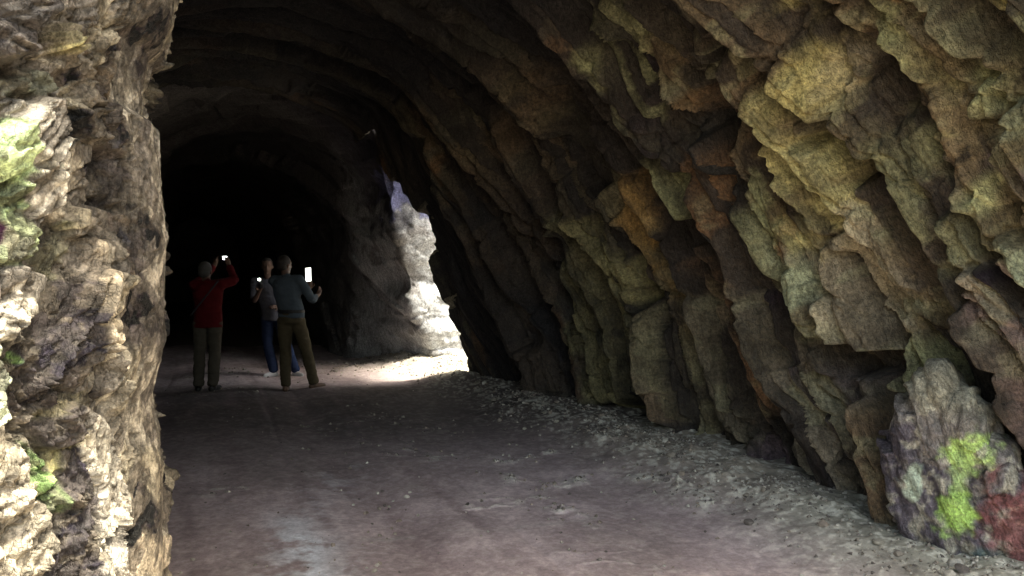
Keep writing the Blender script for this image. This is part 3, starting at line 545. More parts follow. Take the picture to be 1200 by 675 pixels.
# hillside over the tunnel
X, Y = np.meshgrid(np.linspace(-60, 60, 70), np.linspace(.4, 90, 60), indexing='ij')
PH = world(X, Y, 9+.12*Y+0*X)
slot_open = (np.abs(X-9) < 5) & (np.abs(Y-11.5) < 4.5)
kk = ~(slot_open[:-1, :-1] | slot_open[1:, 1:] | ((X[:-1,:-1] > 4.6) & (Y[:-1,:-1] < 30)))
hm = grid_mesh('hillside', PH+np.stack([0*X, 0*X, fbm(X*.1, Y*.1, seed=3)*3], -1), np.ones(PH.shape)*np.array((.06,.09,.03)), ROCK, keep=kk)
tag(link(bpy.data.objects.new('hillside', hm)), kind='structure')

# ------------------------------------------------------------------ ground
CRUST = [(.18,5.2,.52,4.72,.10), (1.18,5.4,1.3,4.92,.07), (-.27,5.85,0,5.73,.07), (.25,5.5,.66,5.73,.08), (.9,5.6,1.5,5.3,.06), (-.1,6.2,.35,6.5,.06), (.75,6.6,1.15,6.2,.10), (1.6,5.0,2.0,4.7,.10)]
def ground_h(X, Y):
    lat = X*RT[0]+Y*RT[1]; s = X*AX[0]+Y*AX[1]
    near = sstep(15, 10, Y)
    h = fbm(X*.5, Y*.5, seed=200)*.03+fbm(X*2, Y*2, seed=201)*.012
    # wheel ruts along the tunnel
    for c_, w_ in ((-.35, .22), (1.25, .24)):
        h = h-.03*np.exp(-((lat-c_-.08*np.sin(s*.7))/w_)**2)
    for k in range(6):
        cx = -.8+k*.52+.1*np.sin(s*.5+k); h = h-.009*np.exp(-((lat-cx)/.03)**2)*sstep(-.2, .2, fbm(s*.9, lat*2, seed=215+k))
    # spoil at the foot of the right wall
    edge = sstep(2.75, 3.75, lat+.25*fbm(s*1.1, s*0, seed=202))
    h = h+edge*.16+edge*fbm(X*4, Y*4, seed=203, oct=4)*.05
    # spoil along the left
    ledge = sstep(-.2, -1.6, lat); h = h+ledge*.08
    rough = sstep(1.6, 2.8, lat)+.7*ledge+.15
    h = h+rough*(fbm(X*9, Y*9, seed=204, oct=4)*.004+fbm(X*34, Y*34, seed=205, oct=3)*.002)
    # crusty broken ridges across the road surface
    rid = fbm(X*1.3+.4*Y, Y*2.6-X*.6, seed=206, oct=4)
    band = np.exp(-(rid/.035)**2)*sstep(.0, 1., lat+.4)*sstep(2.8, 1.6, lat)
    band = band*sstep(.0, .25, fbm(X*1.1, Y*1.1, seed=209)); h = h+band*(.006+.016*np.abs(fbm(X*14, Y*14, seed=207, oct=3)))
    # broken crust showing through the dirt
    crust = 0*X
    for x0, y0, x1, y1, w_ in CRUST:
        ex, ey = x1-x0, y1-y0; t = np.clip(((X-x0)*ex+(Y-y0)*ey)/(ex*ex+ey*ey), 0, 1)
        crust = np.maximum(crust, np.exp(-(np.hypot(X-x0-t*ex, Y-y0-t*ey)/w_)**2))
    crust = crust*sstep(-.15, .2, fbm(X*6, Y*7, seed=210, oct=4)+.1)
    h = h+crust*(.006+.03*np.abs(fbm(X*12, Y*15, seed=211, oct=4)))
    band = np.clip(band+crust, 0, 1)
    # rubble heap on the floor of the side opening
    heap = np.exp(-(((X+1.1)/1.6)**2+((Y-12.6)/.9)**2)); h = h+heap*(.14+.1*fbm(X*5, Y*5, seed=208, oct=4))
    return h, lat, s, edge, ledge, band, heap
ty = np.linspace(0, 1, 640)
yy = 2.6*(1/(1-ty*(1-2.6/16)))           # even in the picture, finer near the camera
xx = np.linspace(-1, 1, 760)
Y = np.repeat(yy[:, None], len(xx), 1); X = xx[None]*(.78*Y+.2)-.02*Y
gh, lat, s_, edge, ledge, band, heap = ground_h(X, Y)
n1 = fbm(X*1.2, Y*1.2, seed=220, oct=5); n2 = fbm(X*6, Y*6, seed=221, oct=4); n3 = fbm(X*26, Y*26, seed=222, oct=3)
gc = blend(np.broadcast_to(np.array((.40,.32,.315)), X.shape+(3,)), (.48,.39,.385), sstep(-.1, .3, n1))
gc = blend(gc, (.29,.235,.225), .7*sstep(.0, .4, -n1+.3*n2))
gc = blend(gc, (.50,.47,.42), np.clip(band*.9, 0, 1)*np.clip(.6+n2*2, 0, 1))
gc = blend(gc, (.33,.295,.225), edge*.9)
gc = blend(gc, (.29,.31,.24), edge*sstep(5.5, 4.2, Y)*.6)
gc = blend(gc, (.22,.17,.13), ledge*.7)
gc = blend(gc, (.10,.08,.075), .85*sstep(5.6, 8.2, Y+.8*n1)*sstep(10.6, 10.0, Y))  # shade painted on the far floor, ending before the lit patch
trk = 0*X
for c_, w_ in ((-.35, .16), (.05, .05), (.45, .09), (1.25, .17), (.85, .04), (1.7, .05)):
    trk = np.maximum(trk, np.exp(-((lat-c_-.08*np.sin(s_*.7))/w_)**2)*np.clip(.6+1.6*fbm(s_*.8+c_*9, lat*3, seed=230, oct=3), 0, 1))
gc = blend(gc, (.27,.205,.205), trk*.7)
speck = sstep(.10, .30, n3+.25*n2)*np.clip(edge+.5*ledge+band*.6+.12, 0, 1)
gc = blend(gc, (.58,.56,.47), speck*.75)
wash = np.exp(-((X+1.22+.10*(Y-4.2)+.30*n1+.10*n2)/.20)**2)*sstep(6.2, 4.4, Y+1.2*n1)*np.clip(.75+n2*1.8+n3, 0, 1)
gc = blend(gc, (.58,.60,.63), wash*.95)
scuff = np.exp(-((Y-4.62-.25*(X+.2)+.12*n1)/.045)**2)*sstep(-1.1, -.7, X)*sstep(1.0, .4, X)*np.clip(.5+n2*1.5, 0, 1)
gc = blend(gc, (.36,.32,.30), scuff*.85)
gc = blend(gc, (.30,.28,.25), np.clip(heap*1.3, 0, 1)*.8)
gc = np.clip(gc*(1+(.22+.2*edge)[..., None]*n3[..., None]+.25*n2[..., None]), .02, .7)
DIRT = rock_material('dirt', (1, 1, 1), bump=.10, mottle=.22, fine=1.2, rough=.86, spec=.3)
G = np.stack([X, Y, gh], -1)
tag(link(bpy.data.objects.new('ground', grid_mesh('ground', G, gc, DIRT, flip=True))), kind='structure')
# the same ground carried on outward, down the tunnel and out to the horizon, a little lower
X2, Y2 = np.meshgrid(np.linspace(-400, 400, 60), np.linspace(-400, 400, 60), indexing='ij')
tag(link(bpy.data.objects.new('outer_ground', grid_mesh('outer_ground', np.stack([X2, Y2, 0*X2-.1], -1), np.ones(X2.shape+(3,))*np.array((.2,.17,.14)), DIRT))), kind='structure')

# ------------------------------------------------------------------ the painted slab leaning at the foot of the right wall
def closed_stone(name, outline, centre, ex, nrm_, thick, seed, mat, colour_fn, nt_=260, np_=150, rel=.085, parent=None):
    """outline: (a, z) metres in the slab's own upright plane; ex: horizontal axis of that plane; nrm_: its facing"""
    o = np.array(outline, float); c = o.mean(0); d = o-c
    ang = np.arctan2(d[:, 1], d[:, 0]); r = np.hypot(d[:, 0], d[:, 1]); k = np.argsort(ang); ang = ang[k]; r = r[k]
    th = np.linspace(-np.pi, np.pi, nt_); rr = np.interp(th, np.r_[ang[-1]-2*np.pi, ang, ang[0]+2*np.pi], np.r_[r[-1], r, r[0]])
    rr[-1] = rr[0]
    ph = np.linspace(.0001, np.pi-.0001, np_)
    TH, PH = np.meshgrid(th, ph, indexing='ij')
    rho = np.sin(PH); dep = np.sign(np.cos(PH))*np.sqrt(np.maximum(1-rho**7, 0))*thick
    a = c[0]+rr[:, None]*rho*np.cos(TH); z = c[1]+rr[:, None]*rho*np.sin(TH)
    P = np.stack([centre[0]+a*ex[0]+dep*nrm_[0], centre[1]+a*ex[1]+dep*nrm_[1], z], -1)
    n = normals(P); cc = P.mean((0, 1)); n = n*np.sign(np.sum((P-cc)*n, -1, keepdims=True)); n[:, :4] = n[:, 4].mean(0); n[:, -4:] = n[:, -5].mean(0); n /= np.linalg.norm(n, axis=-1, keepdims=True)
    x_, y_, z_ = P[..., 0], P[..., 1], P[..., 2]
    q1 = a+.45*z+fbm(x_*3, y_*3, z_*3, seed=seed)*.12; q2 = z-.3*a+fbm(x_*3, y_*3, z_*3, seed=seed+1)*.12
    fa, ra = facet(q1*3.4, q2*1.7+dep, seed+2, .7, .6); fb, rb = facet(q1*9, q2*5+dep*4, seed+3, 1., .6); fc, rc = facet(q1*24, q2*15, seed+4)
    lay = a*.9+z*.35+fbm(x_*4, y_*4, z_*4, seed=seed+9)*.1; f5 = lay*7-np.floor(lay*7)
    hgt = (fa*.9+fb*.6+fc*.25+np.where(f5 < .85, f5*.5, (1-f5)*2.8))*rel+fbm(x_*18, y_*18, z_*18, seed=seed+6, oct=4)*.012
    P2 = P+n*hgt[..., None]
    col = colour_fn(a, z, x_, y_, z_, ra, rb)
    return link(bpy.data.objects.new(name, grid_mesh(name, P2, col, mat)), parent)
PN = (-.72, -.69); PE_ = (.69, -.72)
def paint_col(a, z, x, y, zz, ra, rb):
    n = fbm(x*6, y*6, zz*6, seed=700, oct=5); n2 = fbm(x*20, y*20, zz*20, seed=701, oct=4)
    c = blend(np.broadcast_to(np.array((.20,.18,.165)), x.shape+(3,)), (.11,.095,.11), sstep(-.1, .2, n+.3*(ra-.5)))
    c = blend(c, (.34,.32,.25), sstep(.08, .3, n2+.2*n)*.8)
    top = sstep(.70, .85, z+.10*n+.25*a); c = blend(c, (.27,.26,.19), top*.8)
    def spot(cx, cz, rx, rz, w_=.25): return sstep(1+w_, 1-w_, np.hypot((a-cx)/rx, (z-cz)/rz)+n*.7+n2*.75)
    c = blend(c, (.22,.075,.07), spot(.27, .32, .22, .22)*.8)
    c = blend(c, (.06,.15,.13), spot(.08, .17, .10, .05)*.45)
    c = blend(c, (.46,.66,.20), spot(-.04, .64, .07, .085)*.95)
    c = blend(c, (.42,.58,.22), spot(-.05, .49, .045, .15, .5)*.85)
    c = blend(c, (.44,.68,.17), spot(-.07, .34, .085, .13)*.97)
    c = blend(c, (.50,.60,.45), spot(-.25, .45, .035, .09)*.7)
    return np.clip(c*(1+.45*n2[..., None]), .01, .9)
slab = closed_stone('rock_slab', PAINTED, (2.49, 3.93), PE_, PN, .14, 710, ROCK, paint_col)
tag(slab, 'leaning rock slab sprayed with lime yellow and faded red paint at the foot of the right wall', 'rock')

# ------------------------------------------------------------------ loose stones
rng = random.Random(5)
STONE = rock_material('loose_stone', bump=.12, mottle=.4, fine=.7)
def stone_mesh(i, tone):
    bm = bmesh.new(); bmesh.ops.create_icosphere(bm, subdivisions=3, radius=1)
    r = random.Random(i); planes = [(Vector((r.uniform(-1, 1), r.uniform(-1, 1), r.uniform(-1, 1))).normalized(), r.uniform(.55, .9)) for _ in range(11)]
    sc = Vector((r.uniform(.8, 1.25), r.uniform(.7, 1.0), r.uniform(.45, .75)))
    for v in bm.verts:
        for n, dd in planes:
            k = v.co.dot(n)-dd
            if k > 0: v.co -= n*k*.92
        v.co = Vector((v.co.x*sc.x, v.co.y*sc.y, v.co.z*sc.z))
    me = bpy.data.meshes.new('loose_stone'); bm.to_mesh(me); bm.free()
    co = np.array([v.co for v in me.vertices]); n = fbm(co[:, 0]*2+i, co[:, 1]*2, co[:, 2]*2, seed=i)
    paint(me, np.clip(np.array(tone)*(1+.35*n[:, None]), .02, .8)); me.materials.append(STONE); return me
TONES = [(.36,.33,.27), (.24,.21,.17), (.48,.45,.38), (.15,.13,.115), (.29,.24,.19)]
SM = [stone_mesh(i, TONES[i % 5]) for i in range(15)]
def gz(x, y):
    h, *_ = ground_h(np.array([[x]]), np.array([[y]])); return float(h[0, 0])
spots = []
def put(x, y, r, kind=None): spots.append((x, y, r, kind))
for px, py, r in SPECIAL_STONES:                        # stones one can pick out
    put(px, py, r, 2)
for k in range(150):                                    # foot of the right wall
    s = 2.4+6.6*rng.random()**1.1; lat = 3.75-abs(rng.gauss(0, .42))
    p = world(lat, s, 0); put(p[0], p[1], .009+.034*rng.random()**4+.001*s)
for k in range(22):
    p = world(rng.uniform(-1, 2.6), rng.uniform(3.4, 8), 0); put(p[0], p[1], .008+.012*rng.random())
for k in range(26):
    put(-.62-.35*rng.random()-.25*rng.random(), 3.9+1.6*rng.random(), .008+.014*rng.random())
near_first = True
sub = [s for s in spots if s[1] > 3.2]
rnd_ = random.Random(9)
for i, (x, y, r, kind) in enumerate(sub):
    lat = x*RT[0]+y*RT[1]
    o = bpy.data.objects.new('loose_stone', SM[(rnd_.choice((2, 7, 12)) if kind else rnd_.randrange(15))]); link(o)
    o.location = (x, y, gz(x, y)+r*.28); o.scale = (r, r*rnd_.uniform(.8, 1.1), r); o.rotation_euler = (rnd_.uniform(-.3, .3), rnd_.uniform(-.3, .3), rnd_.uniform(0, 6.3))
    if kind: l, g = 'white angular stone on the grit by the foot of the right rock wall', 'white stones at the foot of the right wall'
    elif lat > 2.5: l, g = 'small grey or buff loose stone in the grit along the right rock wall', 'loose stones along the right wall'
    elif x < -.5 and y < 5.6: l, g = 'little stone on the dark dirt beside the left entrance rock', 'little stones beside the entrance rock'
    else: l, g = 'little stone lying alone on the bare dirt track', 'little stones scattered on the track'
    tag(o, l, 'stone', g)
# grit: one object nobody could count
npr = np.random.RandomState(3); pts = []
X_ = npr.uniform(-6, 3.2, 260000); Y_ = 3.3+npr.rand(260000)**1.3*9.7
hh_, la_, ss_, ed_, le_, ba_, he_ = ground_h(X_[None], Y_[None]); hh_, la_, ed_, le_, ba_, he_ = [q[0] for q in (hh_, la_, ed_, le_, ba_, he_)]
clump = sstep(-.15, .35, fbm(X_*2.2, Y_*2.2, seed=300, oct=3))
dens = np.clip(ed_**1.5*.75*(.35+clump)+.30*le_*clump+ba_*.5+he_*.9+.006, 0, 1)*(np.abs(X_) < .76*Y_)*(la_ < 4.0)
keep = npr.rand(len(X_)) < dens*np.where(Y_ > 9, .35, .7)
X_, Y_, hh_ = X_[keep], Y_[keep], hh_[keep]; ng = len(X_)
base_v = np.array([(1,0,-.3),(-.5,.87,-.3),(-.5,-.87,-.3),(.3,.2,.75),(-.35,-.1,.6)]); base_f = np.array([(0,1,3),(1,2,4),(1,4,3),(2,0,3),(2,3,4),(0,2,1)])
sz = (.0035+.014*npr.rand(ng)**3.5)*(1+.08*(Y_-3)); an = npr.rand(ng)*6.28
V_ = base_v[None]+npr.uniform(-.3, .3, (ng, 5, 3)); c_, s_n = np.cos(an)[:, None], np.sin(an)[:, None]
V_ = np.stack([V_[..., 0]*c_-V_[..., 1]*s_n, V_[..., 0]*s_n+V_[..., 1]*c_, V_[..., 2]*.8], -1)*sz[:, None, None]
V_ = V_+np.stack([X_, Y_, hh_+sz*.2], -1)[:, None]
Fc = (base_f[None]+5*np.arange(ng)[:, None, None]).reshape(-1, 3)
me = bpy.data.meshes.new('gravel'); me.vertices.add(ng*5); me.vertices.foreach_set('co', V_.reshape(-1).astype(np.float32))
me.loops.add(Fc.size); me.loops.foreach_set('vertex_index', Fc.reshape(-1).astype(np.int32)); me.polygons.add(len(Fc)); me.polygons.foreach_set('loop_start', np.arange(0, Fc.size, 3, dtype=np.int32)); me.update(calc_edges=True)
tone = np.array(TONES)[npr.randint(0, 5, ng)]*(.7+.5*npr.rand(ng, 1)); paint(me, np.repeat(tone, 5, 0)); me.materials.append(STONE)
tag(link(bpy.data.objects.new('gravel', me)), 'pale grit and rock chips strewn over the dirt floor', kind='stuff')

# ------------------------------------------------------------------ people
SKIN = plain('skin', (0.111,0.065,0.048), .55, .3); HAIR = plain('grey_hair', (.06,.057,.055), .8); DHAIR = plain('dark_hair', (.025,.02,.018), .7)
def tube_bm(bm, pts, rad, seg=14, cap=.7):
    """tapered limb through points, closed ends; rad number or (rx, ry); rings stay square to the path"""
    pts = [Vector(p) for p in pts]; rings = []; N_ = len(pts)
    ref = Vector((0, 1, 0)) if abs((pts[-1]-pts[0]).normalized().y) < .9 else Vector((1, 0, 0))
    P_, R_ = [pts[0]], [rad[0]]
    for i in range(N_-1):                                        # subdivide with a soft bend
        p0 = pts[max(i-1, 0)]; p1 = pts[i]; p2 = pts[i+1]; p3 = pts[min(i+2, N_-1)]
        for t in (.25, .5, .75, 1):
            q = .5*((2*p1)+(-p0+p2)*t+(2*p0-5*p1+4*p2-p3)*t*t+(-p0+3*p1-3*p2+p3)*t**3)
            P_.append(q); a, b = np.atleast_1d(rad[i]), np.atleast_1d(rad[i+1]); R_.append(a*(1-t)+b*t)
    for i, p in enumerate(P_):
        d = (P_[min(i+1, len(P_)-1)]-P_[max(i-1, 0)]).normalized()
        u = d.cross(ref).normalized(); v = d.cross(u).normalized()
        r = np.atleast_1d(R_[i]); rx, ry = float(r[0]), float(r[-1])
        rings.append([bm.verts.new(p+u*math.cos(a)*rx+v*math.sin(a)*ry) for a in [2*math.pi*k/seg for k in range(seg)]])
    for a, b in zip(rings[:-1], rings[1:]):
        for k in range(seg): bm.faces.new((a[k], a[(k+1) % seg], b[(k+1) % seg], b[k]))
    for ring, p, s in ((rings[0], P_[0], -1), (rings[-1], P_[-1], 1)):
        r = float(np.atleast_1d(rad[0 if s < 0 else -1])[0]); j = 1 if s < 0 else -2
        c = bm.verts.new(p+(p-P_[j]).normalized()*r*cap)
        for k in range(seg): bm.faces.new((ring[k], ring[(k+1) % seg], c))
def ball_bm(bm, c, r, rot=None):
    v = bmesh.ops.create_uvsphere(bm, u_segments=20, v_segments=14, radius=1)['verts']
    for q in v: q.co = Vector((q.co.x*r[0], q.co.y*r[1], q.co.z*r[2]))
    if rot: bmesh.ops.rotate(bm, verts=v, matrix=rot, cent=(0, 0, 0))
    for q in v: q.co += Vector(c)
def fuse(name, bm, voxel, mat, parent, smooth=4, wrinkle=0, seed=0):
    bmesh.ops.recalc_face_normals(bm, faces=bm.faces[:])
    me = bpy.data.meshes.new(name); bm.to_mesh(me); bm.free()
    o = bpy.data.objects.new(name, me); link(o)
    r = o.modifiers.new('r', 'REMESH'); r.mode = 'VOXEL'; r.voxel_size = voxel
    s = o.modifiers.new('s', 'SMOOTH'); s.iterations = smooth; s.factor = .5
    bpy.context.view_layer.update()
    ev = o.evaluated_get(bpy.context.evaluated_depsgraph_get()); m2 = bpy.data.meshes.new_from_object(ev)
    o.modifiers.clear(); o.data = m2; m2.name = name
    if wrinkle:
        n = len(m2.vertices); co = np.zeros(n*3); m2.vertices.foreach_get('co', co); co = co.reshape(-1, 3)
        no = np.array([v.normal for v in m2.vertices])
        f = np.abs(fbm(co[:, 0]*6, co[:, 1]*6, co[:, 2]*11, seed=seed, oct=3))
        co = co+no*((.25-f)*wrinkle)[:, None]; m2.vertices.foreach_set('co', co.reshape(-1))
    for p in m2.polygons: p.use_smooth = True
    m2.materials.clear(); m2.materials.append(mat)
    o.parent = parent; return o
def hand_bm(bm, wrist, direction, palm_n, curl=.6, side=1):
    w_ = Vector(wrist); d = Vector(direction).normalized(); n = Vector(palm_n); n = (n-d*n.dot(d)).normalized(); x = d.cross(n)*side
    tube_bm(bm, [w_-d*.02, w_+d*.03, w_+d*.085], [(.026, .022), (.036, .018), (.040, .015)], 12)
    for k, (l, o_) in enumerate(((.072, -.030), (.082, -.010), (.076, .010), (.060, .029))):
        b = w_+d*.085+x*o_; m1 = b+d*l*.5+n*l*.18*curl; m2_ = m1+d*l*.30*(1-.6*curl)+n*l*.42*curl
        tube_bm(bm, [b-d*.02, b, m1, m2_], [.0095, .0095, .0085, .0070], 8)
    t0 = w_+d*.025-x*.030; tube_bm(bm, [t0, t0-x*.028+d*.022+n*.01, t0-x*.034+d*.058+n*.022], [.012, .011, .009], 8)
def head_bm(bm, c, face, ears=True):
    c = Vector(c); f = Vector(face).normalized(); r = f.cross(Vector((0, 0, 1))).normalized(); ang = math.atan2(f.y, f.x)-math.pi/2
    M = Matrix.Rotation(ang, 3, 'Z')
    ball_bm(bm, c+Vector((0, 0, .02)), (.077, .095, .105), M)
    ball_bm(bm, c+f*.022-Vector((0, 0, .052)), (.058, .068, .068), M)             # jaw
    ball_bm(bm, c+f*.072-Vector((0, 0, .100)), (.024, .020, .018), M)             # chin
    tube_bm(bm, [c+f*.090+Vector((0, 0, .018)), c+f*.112-Vector((0, 0, .022)), c+f*.092-Vector((0, 0, .030))], [.010, .015, .012], 8)   # nose
    ball_bm(bm, c+f*.084-Vector((0, 0, .058)), (.026, .012, .010), M)             # lips
    for s in (-1, 1):
        ball_bm(bm, c+f*.078+r*s*.030+Vector((0, 0, .034)), (.024, .014, .008), M)   # brow
        ball_bm(bm, c+r*s*.080-Vector((0, 0, .01)), (.012, .022, .032), M)
def hair_mesh(c, face, kind):
    c = Vector(c); f = Vector(face).normalized(); ang = math.atan2(f.y, f.x)-math.pi/2; M = Matrix.Rotation(ang, 3, 'Z')
    bm = bmesh.new(); ball_bm(bm, c+Vector((0, 0, .030))-f*.012, (.086, .100, .104), M); ball_bm(bm, c-f*.035-Vector((0, 0, .012)), (.077, .076, .076), M)
    return bm
class Person:
    def __init__(s, base, label, group):
        s.base = Vector(base); s.root = bpy.data.objects.new('person', None); link(s.root); s.root.location = s.base; s.root.empty_display_size = .3
        tag(s.root, label, 'person', group)
def build_person(base, label, J, cols, sleeves='short', wr=.012, seed=0, hairm=HAIR, hw=1.0):
    p = Person(base, label, None); root = p.root
    sh, hp = Vector(J['chest']), Vector(J['hips'])
    across = Vector(J.get('across', (1, 0, 0))).normalized(); a2 = .185*hw; hpw = .092
    face = Vector(J['face'])
    def torso(bm, g, lo=0, neck=True):
        mid = (sh+hp)/2+Vector((0, 0, -.02))
        tube_bm(bm, [hp+Vector((0, 0, lo)), hp+Vector((0, 0, .10)), mid, sh-Vector((0, 0, .07)), sh+Vector((0, 0, .02))], [(.165*hw+g, .115+g), (.16*hw+g, .115+g), (.155*hw+g, .11+g), (.18*hw+g, .115+g), (.12*hw+g, .075+g)], 20, .12)
        for s in ('L', 'R'):
            ball_bm(bm, Vector(J['sh'+s])+Vector((0, 0, -.005)), (.062+g, .062+g, .06+g))
            tube_bm(bm, [sh+Vector((0, 0, .0)), Vector(J['sh'+s])], [(.06+g), .058+g], 12)
    bm = bmesh.new(); torso(bm, 0)
    neck_top = Vector(J['head'])-Vector((0, 0, .07))
    tube_bm(bm, [sh-Vector((0, 0, .02)), (sh+neck_top)/2, neck_top], [.062, .055, .055], 12)
    head_bm(bm, J['head'], face)
    for s in ('L', 'R'):
        S_, E_, W_ = Vector(J['sh'+s]), Vector(J['el'+s]), Vector(J['wr'+s])
        tube_bm(bm, [S_, S_.lerp(E_, .45), E_], [.050, .047, .037], 12); tube_bm(bm, [E_, E_.lerp(W_, .35), W_], [.038, .040, .024], 12)
        hd = J.get('hand'+s, ((W_-E_), (0, 1, 0))); hand_bm(bm, W_, hd[0], hd[1], .7, 1 if s == 'R' else -1)
        Hh_, K_, A_k = Vector(J['hip'+s]), Vector(J['kn'+s]), Vector(J['an'+s])
        tube_bm(bm, [Hh_, Hh_.lerp(K_, .5), K_], [.088, .075, .055], 14); tube_bm(bm, [K_, K_.lerp(A_k, .35), A_k], [.054, .056, .036], 12)
    fuse('body', bm, .009, SKIN, root, 3)
    # shirt
    bm = bmesh.new(); torso(bm, .016, lo=J.get('hem', -.04))
    for s in ('L', 'R'):
        S_, E_, W_ = Vector(J['sh'+s]), Vector(J['el'+s]), Vector(J['wr'+s])
        if sleeves == 'short': tube_bm(bm, [S_, S_.lerp(E_, .5), S_.lerp(E_, .82)], [.072, .070, .068], 14)
        else:
            tube_bm(bm, [S_, S_.lerp(E_, .5), E_], [.070, .066, .056], 14); tube_bm(bm, [E_, E_.lerp(W_, .4), E_.lerp(W_, .62 if sleeves == 'rolled' else .95)], [.056, .054, .046], 14)
    shirt = fuse('shirt', bm, .012, cols['shirt'], root, 5, wr*1.6, seed)
    c = bmesh.new(); nk = sh+Vector((0, 0, .055)); tube_bm(c, [nk-Vector((0, 0, .03)), nk+Vector((0, 0, .012))], [(.078, .07), (.066, .060)], 16); fuse('collar', c, .008, cols['shirt'], shirt, 2)
    # trousers
    bm = bmesh.new(); tube_bm(bm, [hp-Vector((0, 0, .06)), hp+Vector((0, 0, .09))], [(.168*hw, .125), (.165*hw, .122)], 20, .3)
    for s in ('L', 'R'):
        Hh_, K_, A_k = Vector(J['hip'+s]), Vector(J['kn'+s]), Vector(J['an'+s])
        tube_bm(bm, [Hh_+Vector((0, 0, .02)), Hh_.lerp(K_, .5), K_, K_.lerp(A_k, .5), A_k-Vector((0, 0, .0))], [.102, .092, .078, .074, .070], 16)
    tr = fuse('trousers', bm, .012, cols['trousers'], root, 5, wr*1.8, seed+4)
    if cols.get('belt'):
        b = bmesh.new(); tube_bm(b, [hp+Vector((0, 0, .085)), hp+Vector((0, 0, .118))], [(.184*hw, .138), (.183*hw, .137)], 24); fuse('belt', b, .008, cols['belt'], root, 2)
    for s in ('L', 'R'):
        A_k = Vector(J['an'+s]); d = Vector(J['toe'+s]).normalized(); g = Vector((A_k.x, A_k.y, A_k.z-.075))
        bm = bmesh.new(); tube_bm(bm, [g-d*.055+Vector((0, 0, .03)), g+d*.05+Vector((0, 0, .028)), g+d*.165+Vector((0, 0, .012))], [(.040, .036), (.046, .034), (.040, .022)], 14)
        tube_bm(bm, [g+Vector((0, 0, .03)), A_k+Vector((0, 0, .01))], [.045, .043], 12)
        shoe = fuse('shoe', bm, .009, cols['shoe'], root, 3)
        if cols.get('sole'):
            b = bmesh.new(); tube_bm(b, [g-d*.05+Vector((0, 0, .002)), g+d*.06+Vector((0, 0, .002)), g+d*.165+Vector((0, 0, .001))], [(.044, .014), (.050, .014), (.042, .013)], 14); fuse('sole', b, .007, cols['sole'], shoe, 2)
    h_ = hair_mesh(J['head'], face, 0); ho = fuse('hair', h_, .008, hairm, root, 3)
    # take the hair off the face side
    m = ho.data; b = bmesh.new(); b.from_mesh(m); hc = Vector(J['head']); fn = face.normalized()
    bmesh.ops.delete(b, geom=[v for v in b.verts if (v.co-hc).dot(fn) > .035 and v.co.z < hc.z+.075], context='VERTS'); b.to_mesh(m); b.free()
    if J.get('eyes'):
        r_ = fn.cross(Vector((0, 0, 1))).normalized()
        for s in (-1, 1):
            b = bmesh.new(); ball_bm(b, hc+fn*.083+r_*s*.030+Vector((0, 0, .014)), (.012, .009, .007)); me_ = bpy.data.meshes.new('eye'); b.to_mesh(me_); b.free(); me_.materials.append(DHAIR); link(bpy.data.objects.new('eye', me_), root)
    return root
def on_ground(x, y): return (x, y, gz(x, y))
K_ = on_ground
RED = plain('red_cloth', (0.075,0.005,0.007), .85, .1, weave=.004); KHAKI = plain('khaki_cloth', (0.061,0.054,0.042), .85, .1, weave=.004); OLIVE = plain('olive_cloth', (0.062,0.050,0.030), .85, .1, weave=.004)
BLUEGREY = plain('blue_grey_cloth', (0.058,0.074,0.091), .85, .1, weave=.004); TEE = plain('pale_cloth', (0.096,0.096,0.113), .85, .1, weave=.004); DENIM = plain('denim', (0.019,0.029,0.064), .85, .1, weave=.004)
BLACK = plain('black_leather', (.02,.02,.02), .5); BROWNL = plain('brown_leather', (.10,.06,.04), .5); WHITE = plain('white_rubber', (.5,.5,.5), .6); STRAP = plain('black_webbing', (.02,.02,.025), .7)
P1 = dict(head=(-.02, .04, 1.60), face=(.08, 1, .15), chest=(.03, .0, 1.40), hips=(.03, 0, .93), shL=(-.155, .02, 1.41), shR=(.205, .02, 1.43),
 elL=(-.15, .27, 1.50), wrL=(-.015, .33, 1.68), elR=(.345, .12, 1.47), wrR=(.205, .28, 1.67), handL=((.25, .02, .95), (.8, .3, 0)), handR=((-.3, .05, .95), (-.8, .3, 0)),
 hipL=(-.07, 0, .90), hipR=(.12, 0, .90), knL=(-.09, .02, .49), knR=(.11, .02, .49), anL=(-.09, -.01, .075), anR=(.10, -.01, .075), toeL=(-.25, 1, 0), toeR=(.25, 1, 0), hem=-.08)
b1 = K_(-4.10, 9.9)
r1_ = build_person(b1, 'person in a red shirt and pale trousers, back turned, holding a camera up overhead', P1, dict(shirt=RED, trousers=KHAKI, shoe=BLACK), 'long', seed=21, hairm=HAIR, hw=1.06)
bm = bmesh.new(); tube_bm(bm, [(.20, -.085, 1.47), (.05, -.150, 1.25), (-.14, -.135, 1.02)], [(.014, .005)]*3, 8); fuse('strap', bm, .005, STRAP, r1_, 1)
P3 = dict(head=(-.20, .03, 1.71), face=(.55, .83, -.05), chest=(-.165, 0, 1.50), hips=(-.10, 0, .98), shL=(-.345, .03, 1.50), shR=(.01, -.01, 1.51),
 elL=(-.33, .27, 1.33), wrL=(.03, .42, 1.375), elR=(.165, .06, 1.235), wrR=(.185, .30, 1.29), handL=((.05, -.1, .95), (.2, -.9, 0)), handR=((.15, .5, .85), (-.9, .3, 0)),
 hipL=(-.19, 0, .95), hipR=(-.02, .02, .95), knL=(-.185, .02, .52), knR=(.075, .10, .54), anL=(-.165, -.03, .075), anR=(.165, .16, .085), toeL=(-.1, 1, 0), toeR=(.75, .7, 0), hem=.02)
b3 = K_(-2.90, 10.05)
